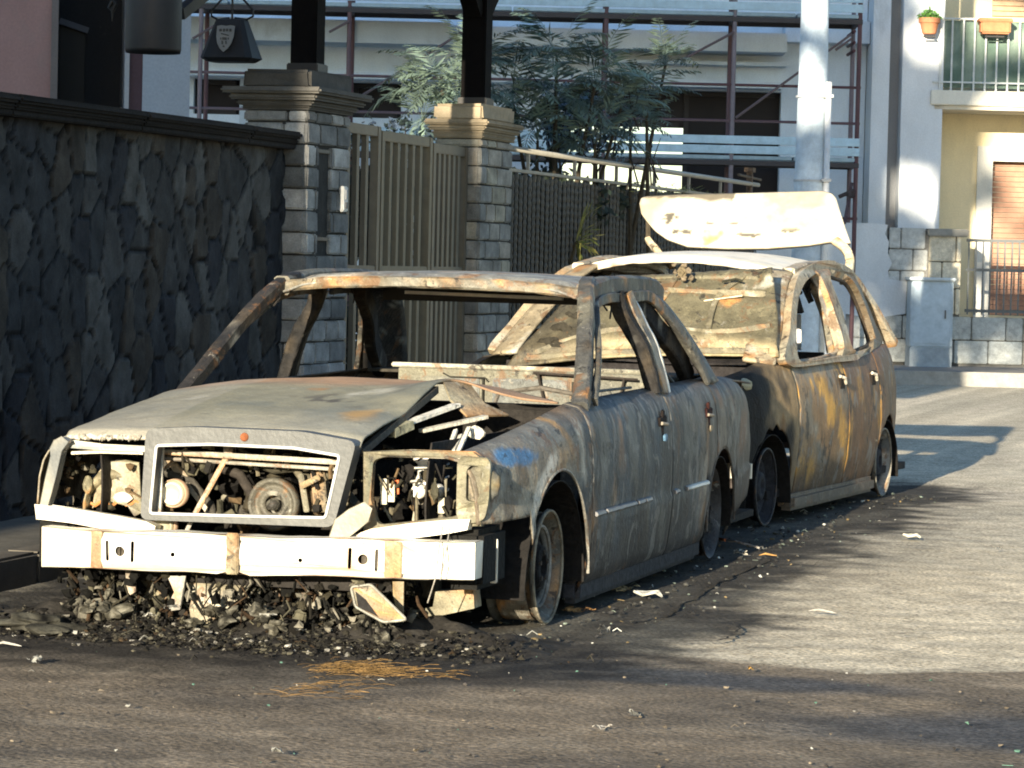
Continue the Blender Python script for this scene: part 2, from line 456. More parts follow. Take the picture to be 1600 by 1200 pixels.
# ---- gate pillars
def pillar(name, label, x0, x1, y0, y1, ztop, capc, seed, tone, extra=None):
    t = thing(name, label, 'pillar', ((x0+x1)/2, (y0+y1)/2, 0), group='gate pillars')
    rnd = random.Random(seed)
    core = MB(); core.box(((x0+x1)/2, (y0+y1)/2, ztop/2), (x1-x0-.03, y1-y0-.03, ztop), (.035, .034, .031)); core.obj('core', M['stone'], t)
    b = MB(); h = .118; z = .0; k = 0
    rec = extra
    while z < ztop-.03:
        hh = min(h, ztop-z)
        # +X and -X faces
        for sx in (1, -1):
            y = y0; first = True
            while y < y1-.02:
                L = rnd.uniform(.16, .34)
                if first and k % 2: L = .14
                if y+L > y1-.1: L = y1-y
                seg = [(y, y+L)]
                if rec and sx == 1 and z+hh > rec[2] and z < rec[3]:
                    seg = [(a, b_) for a, b_ in ((y, min(y+L, rec[0])), (max(y, rec[1]), y+L)) if b_-a > .02]
                c0 = shade(tone[rnd.randrange(len(tone))], rnd.uniform(.8, 1.2))
                for a, b_ in seg:
                    b.box((x1-.02 if sx == 1 else x0+.02, (a+b_)/2, z+hh/2), (.05, b_-a-.009, hh-.009), vary(c0, .25, 12), bev=.008, jit=.0025)
                y += L; first = False
        for sy in (1, -1):
            x = x0+.006
            while x < x1-.02:
                L = rnd.uniform(.14, .24)
                if x+L > x1-.09: L = x1-.006-x
                c0 = shade(tone[rnd.randrange(len(tone))], rnd.uniform(.8, 1.2))
                b.box((x+L/2, y1-.02 if sy == 1 else y0+.02, z+hh/2), (L-.009, .046, hh-.009), vary(c0, .25, 12), bev=.008, jit=.0025)
                x += L
        z += hh; k += 1
    b.obj('masonry', M['stone'], t)
    cx, cy = (x0+x1)/2, (y0+y1)/2; wx, wy = x1-x0, y1-y0
    c = MB(); z = ztop; ks = 1 if seed == 5 else .62
    for (o, hh) in ((.02, .025), (.04*ks, .03), (.07*ks, .035), (.105*ks, .035)):
        c.box((cx, cy, z+hh/2), (wx+2*o, wy+2*o, hh), vary(capc, .35, 5), bev=.012, jit=.002); z += hh-.002
    c.box((cx, cy, z+.05), (wx+.02, wy+.02, .10), vary(capc, .4, 4), bev=.015, jit=.006)
    c.obj('cap', M['concrete'], t)
    return t, z+.10
grey = [(.25, .25, .235), (.19, .19, .18), (.30, .295, .275), (.14, .143, .137)]
p1, z1 = pillar('gate_pillar', 'grey block gate pillar with letter slot beside the stone wall, dark weathered cap', -2.36, -2.0, 5.37, 6.08, 2.07, (.085, .082, .074), 5, grey, (5.56, 5.76, 1.38, 1.86))
slot = MB(); slot.box((-2.06, 5.66, 1.62), (.06, .19, .47), (.03, .028, .026)); slot.box((-2.018, 5.66, 1.86), (.03, .21, .02), (.06, .055, .05), bev=.003)
slot.box((-2.015, 5.66, 1.385), (.03, .21, .02), (.06, .055, .05), bev=.003); slot.obj('letter_slot', M['paint'], p1)
tan2 = [(.30, .28, .22), (.24, .23, .20), (.19, .19, .175), (.27, .25, .21)]
p2, z2 = pillar('gate_pillar', 'pale tan gate pillar with stepped cap between the gate and the bar fence', -2.30, -2.0, 8.68, 9.42, 2.06, (.27, .225, .155), 8, tan2)
ic = MB(); ic.box((-1.985, 5.95, 1.61), (.03, .075, .14), (.55, .56, .54), bev=.006)
ic.box((-1.967, 5.95, 1.575), (.008, .03, .035), (.12, .12, .12)).box((-1.967, 5.95, 1.635), (.006, .03, .05), (.35, .35, .35))
ic.obj('intercom', M['paint'], label='small white intercom box fixed to the grey block gate pillar', cat='intercom')
fl = MB(); fl.box((-2.0, 5.42, z1-.135), (.06, .05, .035), (.6, .55, .45), bev=.006)
fl.obj('junction_box', M['paint'], label='small pale box on the weathered cap of the grey gate pillar', cat='junction box')

# ---- timber posts, brackets and beam above the gate
def post(name, label, cx, cy, z0, wd, br):
    t = thing(name, label, 'post', (cx, cy, z0), group='timber canopy posts')
    b = MB(); b.box((cx, cy, z0+1.0), (wd, wd, 2.0), vary((.0035, .003, .003), .3, 6), bev=.008); b.obj('shaft', M['wood'], t)
    for s in br:
        k = MB()
        pts = [(cx, cy+s*(wd/2-.01), z0+.68)]
        pts = [V(cx, cy+s*(wd/2+.42*q), z0+.62+.55*(q**.75)) for q in (0, .2, .4, .6, .8, 1)] if False else [V(cx, cy+s*(wd/2+.55*q), z0+.60+.30*math.sin(q*1.5)) for q in (0, .2, .4, .6, .8, 1)]
        for a_, b_ in zip(pts, pts[1:]): k.beam(a_, b_, .09, .11, vary((.004, .0035, .003), .3, 6), upv=(1, 0, 0))
        k.obj('bracket', M['wood'], t)
    f = MB(); f.box((cx, cy, z0+.03), (wd+.03, wd+.03, .05), (.02, .019, .018), bev=.006); f.obj('foot_plate', M['paint'], t)
    return t
post('timber_post', 'dark timber canopy post standing on the grey gate pillar beside the stone wall', -2.16, 5.80, z1, .15, (-1,))
post('timber_post', 'dark timber canopy post with curved brackets on the pale tan pillar', -2.14, 9.02, z2, .16, (1, -1))
cn = thing('gate_canopy', 'tiled timber canopy carried by the two dark posts over the gate', 'canopy', (-2.2, 7.4, 2.9))
b = MB(); b.box((-2.15, 7.4, z2+.98+.09), (.14, 5.2, .18), vary((.014, .013, .012), .3, 6), bev=.01); b.obj('beam', M['wood'], cn)
b = MB(); b.box((-2.15, 7.4, 3.48), (1.6, 5.6, .05), (.05, .03, .02)); b.obj('roof_board', M['wood'], cn)
# ---- gate
def gate(name, label, ya, yb, ztop, n, open_=0, tone=(.12, .095, .062)):
    t = thing(name, label, 'gate', (WX, (ya+yb)/2, 0), group='metal gate leaves')
    fr = MB(); c = vary(tone, .2, 5)
    for y in (ya+.03, yb-.03): fr.box((WX, y, (.06+ztop)/2), (.05, .06, ztop-.06), c, bev=.004)
    for z in (ztop-.03, 1.215, .10): fr.box((WX, (ya+yb)/2, z), (.044, yb-ya-.12, .06), c, bev=.004)
    fr.obj('frame', M['paint'], t)
    me = None; sp = (yb-ya-.12)/(n+1)
    for i in range(n):
        y = ya+.06+sp*(i+1)
        bx = MB(); bx.box((WX, ya+.06+sp, ztop/2+.02), (.03, .055, ztop-.12), vary(shade(tone, .85), .2, 5), bev=.003)
        if me is None:
            o0 = bx.obj('bar', M['paint'], t); me = o0.data
        else:
            o = bpy.data.objects.new('bar', me); COL.objects.link(o); o.parent = t; o.location = (0, sp*i, 0)
    return t
gate('gate_leaf', 'brown metal gate leaf of vertical bars, next to the grey pillar', 6.10, 6.88, 2.05, 3)
gate('gate_leaf', 'middle brown metal gate leaf of vertical bars', 6.895, 7.90, 2.03, 5, tone=(.14, .112, .068))
gate('gate_leaf', 'brown metal gate leaf of vertical bars, next to the pale tan pillar', 7.915, 8.66, 2.0, 5, tone=(.12, .097, .064))
# ---- bar fence
fe = thing('bar_fence', 'long metal fence of twisted bars with a raised tube rail on a low wall', 'fence', (WX, 13.7, 0))
y0, y1 = 9.44, 18.0
b = MB(); b.box((WX-.02, (y0+y1)/2, .36), (.24, y1-y0, .72), vary((.14, .135, .12), .3, 3)).box((WX-.02, (y0+y1)/2, .745), (.30, y1-y0, .05), vary((.2, .19, .17), .3, 3), bev=.01)
b.obj('low_wall', M['concrete'], fe)
b = MB(); b.box((WX, (y0+y1)/2, 1.895), (.05, y1-y0, .022), (.21, .20, .17), bev=.003).box((WX, (y0+y1)/2, .84), (.04, y1-y0, .02), (.1, .095, .08)); b.obj('rail', M['paint'], fe)
b = MB(); b.tube([(WX+.02, y0, 2.035), (WX+.02, y1, 2.035)], .020, (.30, .28, .23)); b.obj('hand_rail', M['paint'], fe, smooth=True)
st = None; k = 0; y = y0+.7
while y < y1:
    if st is None:
        b = MB(); b.box((WX+.01, y, 1.965), (.02, .03, .13), (.25, .23, .19)); o = b.obj('rail_post', M['paint'], fe); st = o.data; ys0 = y
    else:
        o = bpy.data.objects.new('rail_post', st); COL.objects.link(o); o.parent = fe; o.location = (0, y-ys0, 0)
    y += 1.25
b = MB(); n_ = 40
b.tube([(WX, y0+.1, lerp(.84, 1.89, i/n_)) for i in range(n_+1)], [.013+.006*(i % 2) for i in range(n_+1)], (.085, .08, .066), n=5); o = b.obj('bar', M['paint'], fe); tw = o.data
nb = 74
for i in range(1, nb):
    o = bpy.data.objects.new('bar', tw); COL.objects.link(o); o.parent = fe; o.location = (random.uniform(-.003, .003), (y1-y0-.2)/(nb-1)*i+random.uniform(-.008, .008), random.uniform(-.03, .0))
b = MB(); b.box((WX+.01, y1-.35, 2.0), (.05, .05, .34), (.11, .08, .06)).box((WX+.01, y1-.35, 2.16), (.08, .12, .04), (.13, .09, .06)).tube([(WX+.02, y1-.9, 2.10), (WX+.02, y1+.1, 2.085)], .012, (.1, .08, .06)); b.obj('end_bracket', M['char'], fe)
sc = MB()
sc.grid(lambda u, v: (WX-.16+.03*nz(u*50, v*8, 0), lerp(y0, y1, u), lerp(.75, 1.85, v)), 80, 12, (.012, .013, .011)); sc.obj('screen', M['wood'], fe)

# ---- hanging things on the left
def hang():
    # black tapering bell-like sign with a shield
    q = lambda a, b_: P(a, b_, Y=5.2)
    c = q(362, 66); t = thing('hanging_sign', 'black tapered iron sign with a grey shield, hung left of the first pillar post', 'sign', (c.x, c.y, c.z-.15))
    b = MB()
    top = [q(345, 31), q(388, 31)]; bot = [q(320, 97), q(401, 99)]
    w0, w1 = (top[1]-top[0]).length/2, (bot[1]-bot[0]).length/2
    cz0, cz1 = top[0].z, bot[0].z; cx = c.x
    def ring(z, w_, dpt): return [V(cx-w_*.8, 5.2-dpt, z), V(cx+w_*.8, 5.2-dpt, z), V(cx+w_, 5.2-dpt*.7, z), V(cx+w_, 5.2+dpt*.7, z), V(cx+w_*.8, 5.2+dpt, z), V(cx-w_*.8, 5.2+dpt, z), V(cx-w_, 5.2+dpt*.7, z), V(cx-w_, 5.2-dpt*.7, z)]
    rs = [ring(cz0+.004, w0*.8, .03), ring(cz0, w0, .05), ring(cz1+.02, w1, .11), ring(cz1, w1*.78, .09)]
    vs = [p for r in rs for p in r]; fs = [(i*8+j, i*8+(j+1) % 8, (i+1)*8+(j+1) % 8, (i+1)*8+j) for i in range(3) for j in range(8)]+[tuple(range(8))[::-1], tuple(range(24, 32))]
    b.add(vs, fs, (.010, .010, .011)); b.obj('sign_body', M['paint'], t)
    s = MB(); sw = .055; sz = (cz0+cz1)/2+.012; yf = 5.2-.095
    pts = [(-1, 1), (-.5, 1.06), (0, 1.0), (.5, 1.06), (1, 1), (.98, .1), (.8, -.5), (.45, -.95), (0, -1.25), (-.45, -.95), (-.8, -.5), (-.98, .1)]
    def mp(a, bb): return V(cx+a*sw*.9, yf-.004+.03*bb*.5, sz+bb*.062)
    s.plate(pts, [], mp, (.17, .17, .16), thick=.006, dirv=(0, -1, 0)); s.obj('shield', M['paint'], t)
    d = MB()
    for i, (a, bb, ww, hh) in enumerate([(-.55, .62, .28, .22), (-.15, .62, .2, .26), (.2, .64, .22, .22), (.58, .62, .24, .24), (0, .25, .9, .1), (0, -.1, .5, .22), (-.2, -.45, .16, .3), (.22, -.45, .14, .3), (0, -.78, .2, .14), (-.42, -.1, .12, .16), (.44, -.1, .12, .16)]):
        p = mp(a, bb); d.box((p.x, p.y-.008, p.z), (ww*sw*.9, .004, hh*.062), (.05, .05, .048), rot=(0, (i*.37) % .5-.25, 0))
    d.obj('crest', M['paint'], t)
    h = MB()
    h.tube([V(cx, 5.2, cz0), V(cx, 5.2, cz0+.16)], .006, (.012, .012, .012))
    for sgn in (-1, 1):
        h.tube([V(cx+sgn*.015, 5.2, cz0+.01), V(cx+sgn*.08, 5.2, cz0+.0), V(cx+sgn*.118, 5.2, cz0+.02), V(cx+sgn*.118, 5.2, cz0+.05), V(cx+sgn*.05, 5.2, cz0+.12), V(cx, 5.2, cz0+.15)], .006, (.012, .012, .012))
    h.obj('scroll_hanger', M['paint'], t)
    # big dark lantern/bucket
    a, bq = P(199, 40, Y=4.6), P(281, 40, Y=4.6); zb = P(240, 83, Y=4.6).z; zt = P(240, -60, Y=4.6).z
    cx2 = (a.x+bq.x)/2; r_ = (bq.x-a.x)/2
    t = thing('hanging_planter', 'large dark cylindrical iron bucket hanging above the stone wall', 'planter', (cx2, 4.6, zb))
    b = MB(); b.lathe([(zb+.03, 0), (zb+.012, r_*.9), (zb, r_*.97), (zb+.02, r_), (zb+.25, r_*1.0), (zt, r_*1.02), (zt+.01, r_*.95), (zb+.06, r_*.92), (zb+.05, 0)], (cx2, 4.6, 0), 'Z', 40, vary((.022, .021, .022), .3, 5))
    b.obj('bucket', M['paint'], t, smooth=True)
    b = MB()
    for sg in (-1, 1): b.tube([(cx2+sg*r_, 4.6, zt), (cx2+sg*r_*.8, 4.6, zt+.3), (cx2, 4.6, zt+.5)], .008, (.02, .02, .02))
    b.obj('handle', M['paint'], t)
    b = MB(); b.beam(P(281, 22, Y=5.0), P(345, -30, Y=5.6), .05, .06, (.012, .011, .011))
    b.obj('iron_arm', M['paint'], t)
    b = MB(); c = P(176, 12, Y=5.0)
    b.tube([c+V(0, 0, .3), c+V(0, 0, .05)], .005, (.01, .01, .01)).tube([c+V(-.012, 0, .05), c+V(.02, 0, .02), c+V(.0, 0, -.02), c+V(-.02, 0, 0), c+V(0, 0, .04)], .011, (.01, .01, .01)).tube([c, c+V(0, 0, -.07)], [.012, .004], (.01, .01, .01))
    b.obj('iron_hook', M['paint'], label='small black iron hook hanging left of the dark bucket', cat='hook')
hang()

# ---- house on the left behind the wall (frame L, turned a little further left)
def left_house():
    Yh = 21.0
    iL = Matrix.Rotation(-(YAW+.145), 4, 'Z')
    def UL(px, py, d):
        x, y = px-800, py-600
        v = iL @ (fw + rt*((x*ca+y*sa)/F) - up*((-x*sa+y*ca)/F)); return v.x/v.y*d, LOC[2]+v.z/v.y*d
    X = lambda px: UL(px, 60, Yh)[0]
    t = thing('pink_house', 'pink and white house with a dark recessed doorway behind the stone wall', 'house', (X(0)-1, Yh+2, 0), 'L')
    zt = 6.5; d = 5
    def wall(nm, pa, pb, col, yo=0, za=0, zb=zt, dep=None):
        b = MB(); a, c = X(pa), X(pb)
        b.box(((a+c)/2, Yh+yo+(dep or d)/2, (za+zb)/2), (c-a, dep or d, zb-za), vary(col, .06, 2)); b.obj(nm, M['plaster'], t)
    wall('wall', -560, 80, (.30, .19, .175))
    wall('door_jamb', 80, 91, (.15, .135, .13), -.03)
    wall('recess_wall', 91, 196, (.030, .032, .036), 1.1, dep=3.9)
    wall('wall', 196, 203, (.34, .36, .38), -.02)
    wall('wall', 203, 224, (.09, .06, .07), .02)
    wall('wall', 224, 298, (.33, .38, .44), .0)
    (a, z1_), (b_, _) = UL(93, 38, Yh+1.05), UL(133, 60, Yh+1.05)
    dr = MB(); dr.box(((a+b_)/2, Yh+1.07, z1_/2), (b_-a, .08, z1_), (.008, .009, .010), bev=.01); dr.obj('door', M['paint'], t)
    l = MB(); l.beam((a, Yh+1.0, z1_+.02), (b_+.02, Yh+1.0, z1_-.04), .05, .04, (.12, .13, .15)); l.obj('lintel', M['plaster'], t)
    r = MB(); r.box((X(-130), Yh+2.6, zt+.1), (X(310)-X(-570), 5.8, .2), (.25, .1, .06), bev=.03); r.obj('roof', M['concrete'], t)
left_house()

# ================================================================== FAR BUILDINGS (frame B: u right, depth, z)
D = 40.0
WHITE = (.62, .71, .78)
def rectb(mb, x0, y0, x1, y1, d, th, col, bev=0):
    """box whose front face sits at depth d and covers the given picture rectangle"""
    u0, za = UZ(x0, (y0+y1)/2, d); u1, _ = UZ(x1, (y0+y1)/2, d); xm = (x0+x1)/2
    zt = UZ(xm, y0, d)[1]; zb = UZ(xm, y1, d)[1]
    mb.box(((u0+u1)/2, d+th/2, (zt+zb)/2), (u1-u0, th, zt-zb), col, bev=bev)
    return mb
def zb_(px, y0, y1, d=D): return UZ(px, y0, d)[1], UZ(px, y1, d)[1]
def u_(px, d=D): return UZ(px, 300, d)[0]
def bx3(mb, u0, u1, d0, d1, z0, z1, col, bev=0):
    return mb.box(((u0+u1)/2, (d0+d1)/2, (z0+z1)/2), (u1-u0, d1-d0, z1-z0), col, bev=bev)
def white_house():
    uL, uR = -14, u_(1347)
    t = thing('scaffolded_house', 'white flat-roofed house behind the scaffolding, with slab bands and dark window strips', 'house', ((uL+uR)/2, D+3, 0), 'B')
    zw = lambda y: UZ(1000, y, D)[1]
    wc = lambda x, y, z: shade(WHITE, (1+.10*nz(x, y, z, .6))*(1-.22*sstep(.15, .5, fb(x*2.2, y, z*.35, 1, 4))))
    W = MB()
    d0, d1 = D, D+.3
    z_top1, z_w1, z_w0 = zw(140), zw(140), zw(297)   # ground floor window strip 140..297
    uw0, uw1 = u_(878), u_(1216); uo0, uo1 = u_(884), u_(1066)
    # wall above strip
    bx3(W, uL, uR, d0, d1, zw(140), zw(-30), wc)
    # left of strip
    us0, us1 = u_(548), u_(624); ut0, ut1 = u_(300), u_(372)
    bx3(W, uL, ut0, d0, d1, .1, zw(140), wc); bx3(W, ut1, us0, d0, d1, .1, zw(140), wc)
    bx3(W, us1, uw0, d0, d1, .1, zw(140), wc)
    for a, c in ((ut0, ut1), (us0, us1)): bx3(W, a, c, d0, d1, .1, zw(195), wc)
    bx3(W, uw1, uR, d0, d1, .1, zw(140), wc)
    bx3(W, uw0, uw1, d0, d1, .1, zw(312), wc)
    W.obj('wall', M['plaster'], t)
    # recessed upper storey behind balcony slabs
    B = MB()
    bx3(B, uL, u_(1215), d0-.75, d0-.002, zw(84), zw(55), wc)           # parapet band
    bx3(B, uL, u_(1215), d0-.55, d0-.003, zw(138), zw(128), wc, .02)
    bx3(B, u_(740), u_(1222), d0-.35, d0-.004, zw(102), zw(97), shade(WHITE, .9), .02)
    B.obj('slab_band', M['plaster'], t)
    B = MB(); bx3(B, uL, u_(700), d0-.9, d0-.004, zw(86), zw(52), wc); bx3(B, u_(1216), uR, d0-.35, d0-.004, zw(64), zw(30), wc)
    B.obj('balcony_front', M['plaster'], t)
    # dark windows
    for i, (a, c, za, zb) in enumerate(((ut0, ut1, zw(195), zw(140)), (us0, us1, zw(195), zw(140)), (u_(1066), uw1, zw(312), zw(140)), (uw0, u_(1066), zw(198), zw(140)))):
        f = MB(); dd = d0+.22
        bx3(f, a, c, dd, dd+.05, za, zb, (.018, .016, .017)); wn = f.obj('window', M['glass'], t)
        g_ = MB(); fc = (.02, .018, .018)
        for uu in (a+.03,): bx3(g_, uu-.03, uu+.03, dd-.04, dd, za, zb, fc)
        bx3(g_, a+.06, c-.06, dd-.04, dd, zb-.06, zb, fc); bx3(g_, a+.06, c-.06, dd-.04, dd, za, za+.06, fc)
        g_.obj('frame', M['paint'], wn)
    # rear wall, leaving the bright opening clear
    B = MB(); r0, r1 = D+9, D+9.3
    zr = lambda y: UZ(1000, y, D+9)[1]; ur = lambda x: UZ(x, 240, D+9)[0]
    bx3(B, uL-4, ur(870), r0, r1, .1, zw(-30), wc); bx3(B, ur(1074), uR, r0, r1, .1, zw(-30), wc)
    bx3(B, ur(870), ur(1074), r0, r1, zr(190), zw(-30), wc); bx3(B, ur(870), ur(1074), r0, r1, .1, zr(300), wc)
    bx3(B, uL, uL+.3, D+.3, D+9, .1, zw(-30), wc); bx3(B, uR-.3, uR, D+.3, D+9, .1, zw(-30), wc)
    B.obj('rear_wall', M['plaster'], t)
    B = MB(); bx3(B, uL-.3, uR, D-.2, D+9.5, zw(-30), zw(-30)+.3, wc); B.obj('roof', M['plaster'], t)
    # right hand wall of the house, plain with a grooved strip
white_house()
def pilaster_house():
    a, c = u_(1347), u_(1456)
    t = thing('grey_wall_tower', 'tall pale grey building edge with a darker vertical groove between scaffold and yellow house', 'building', ((a+c)/2, D+2, 0), 'B')
    z1 = UZ(1400, -40, D)[1]
    B = MB(); bx3(B, a+.01, u_(1375), D-.6, D+6, .1, z1, vary((.56, .60, .63), .06, .7)); bx3(B, u_(1393), c, D-.7, D+6, .1, z1, vary((.58, .61, .63), .06, .7)); B.obj('wall', M['plaster'], t)
    B = MB(); bx3(B, u_(1375)-.01, u_(1393)+.01, D-.35, D+5.9, .1, z1, vary((.27, .28, .29), .1, .7)); B.obj('groove', M['plaster'], t)
pilaster_house()
def yellow_house():
    a, c = u_(1456), u_(1456)+8
    dd = D+.35
    t = thing('yellow_house', 'yellow rendered house with a railed balcony and brown shutters at the right', 'house', ((a+c)/2, D+3, 0), 'B')
    zw = lambda y, x=1530: UZ(x, y, dd)[1]
    uu = lambda x: UZ(x, 300, dd)[0]
    ye = lambda x, y, z: shade((.72, .63, .42), (1+.12*nz(x, y, z, .6)))
    W = MB()
    d0, d1_ = uu(1548), uu(1610)
    zt = zw(-60); zd1, zd0 = zw(252), zw(492)
    bx3(W, a+.005, d0, dd, dd+.3, .1, zt, ye); bx3(W, d1_, c, dd, dd+.3, .1, zt, ye)
    u2 = uu(1525)
    bx3(W, d0, d1_, dd, dd+.3, zd1, zt, ye); bx3(W, d0, d1_, dd, dd+.3, .1, zd0, ye)
    W.obj('wall', M['plaster'], t)
    S = MB(); cs = vary((.60, .60, .56), .06, 1)
    bx3(S, uu(1524), d0, dd-.05, dd+.28, .1, zw(229), cs); bx3(S, d0+.001, d1_, dd-.05, dd+.28, zd1, zw(229), cs); S.obj('door_surround', M['plaster'], t)
    sh = MB(); k = 0; z = zd0
    while z < zd1-.01:
        sh.box(((d0+d1_)/2, dd+.14, z+.032), (d1_-d0-.01, .025, .058), vary((.36, .20, .13), .15, 3), rot=(R(-14), 0, 0)); z += .064
    sh.obj('shutter', M['paint'], t)
    # upper shutter behind the balcony
    sh = MB(); z = zw(28, 1570); 
    ub0, ub1 = uu(1540), uu(1640)
    while z < zt:
        sh.box(((ub0+ub1)/2, dd-.03, z+.032), (ub1-ub0, .025, .058), vary((.52, .34, .20), .15, 3), rot=(R(-14), 0, 0)); z += .064
    sh.obj('shutter', M['paint'], t)
    # balcony
    bd = dd-1.1
    zs0, zs1 = UZ(1530, 166, bd)[1], UZ(1530, 143, bd)[1]
    ubl = UZ(1453, 150, bd)[0]
    b = MB(); bx3(b, ubl, c, bd, dd-.002, zs0, zs1, vary((.62, .60, .52), .08, 1), .01); bx3(b, ubl+.05, c, bd+.05, dd-.003, zs0-.05, zs0+.001, vary((.55, .5, .4), .08, 1)); bal = b.obj('balcony_slab', M['plaster'], t)
    zr = UZ(1530, 30, bd)[1]
    b = MB(); bx3(b, ubl+.02, c, bd+.02, bd+.055, zr-.02, zr, (.5, .53, .52)); bx3(b, ubl+.02, c, bd+.02, bd+.05, zs1+.09, zs1+.11, (.5, .53, .52)); b.obj('hand_rail', M['paint'], t)
    k = 0; x = UZ(1468, 90, bd)[0]; st = UZ(1485.5, 90, bd)[0]-x; me = None
    for i in range(14):
        if me is None:
            b = MB(); bx3(b, x-.011, x+.011, bd+.024, bd+.046, zs1-.10, zr-.01, (.5, .53, .52)); me = b.obj('baluster', M['paint'], t).data
        else:
            o = bpy.data.objects.new('baluster', me); COL.objects.link(o); o.parent = t; o.location = (st*i, 0, 0)
    b = MB()
    b.grid(lambda q, v: (lerp(ubl+.04, c, q), bd+.10+.015*math.sin(q*160)+.02*nz(q*60, v*3, 0), lerp(zs1+.04, zr-.03, v)), 160, 12, lambda X, Y, Z: mix((.10, .16, .13), (.24, .31, .26), sstep(-.4, .5, fb(X, Y, Z, 2.2, 5))))
    b.obj('green_screen_cloth', M['plaster'], t)
    return bd, zs1, zr
bd, zs1, zr = yellow_house()
# flower pots on the railing
def pot(nm, lab, px, w0, w1, pyt, pyb, box, plant):
    u, z1 = UZ(px, pyt, bd-.12); _, z0 = UZ(px, pyb, bd-.12)
    t = thing(nm, lab, 'flower pot', (u, bd-.12, z0), 'B', group='pots on the balcony railing')
    b = MB(); tc = vary((.42, .18, .09), .15, 4)
    if box:
        b.box((u, bd-.12, (z0+z1)/2), (w0, .2, (z1-z0)), tc, bev=.02); b.box((u, bd-.12, z1), (w0+.05, .24, .05), tc, bev=.012)
    else:
        b.lathe([(z0, 0), (z0, w1/2*.9), (z0+.01, w1/2), (z1-.06, w0/2*.95), (z1-.06, w0/2*1.08), (z1, w0/2*1.1), (z1, w0/2*.95), (z1-.05, 0)], (u, bd-.12, 0), 'Z', 24, tc)
    b.obj('pot', M['concrete'], t)
    b = MB()
    b.tube([(u-w0*.3, bd-.14, z0-.03), (u+w0*.3, bd-.14, z0-.03), (u+w0*.3, bd-.02, z0-.03)], .012, (.05, .05, .05)); b.obj('holder', M['paint'], t)
    if plant:
        b = MB()
        for _ in range(160):
            a = random.uniform(0, 6.28); r_ = random.uniform(0, w0*.6); h = random.uniform(0, .13)*(1-r_/(w0*.8)); p = V(u+r_*math.cos(a), bd-.12+r_*math.sin(a)*.7, z1+h); s_ = random.uniform(.015, .035)
            q = V(random.uniform(-1, 1), random.uniform(-1, 1), random.uniform(-.3, 1)).normalized()*s_; q2 = q.orthogonal()*.5
            b.add([p-q, p+q2, p+q, p-q2], [(0, 1, 2, 3)], shade((.12, .26, .05), random.uniform(.6, 1.4)))
        b.obj('leaves', M['leaf'], t)
pot('flower_pot', 'round terracotta pot with green plant at the left end of the balcony railing', 1450, .24, .17, 30, 55, False, True)
pot('window_box', 'rectangular terracotta planter hung on the balcony railing', 1552, .36, .3, 34, 55, True, False)

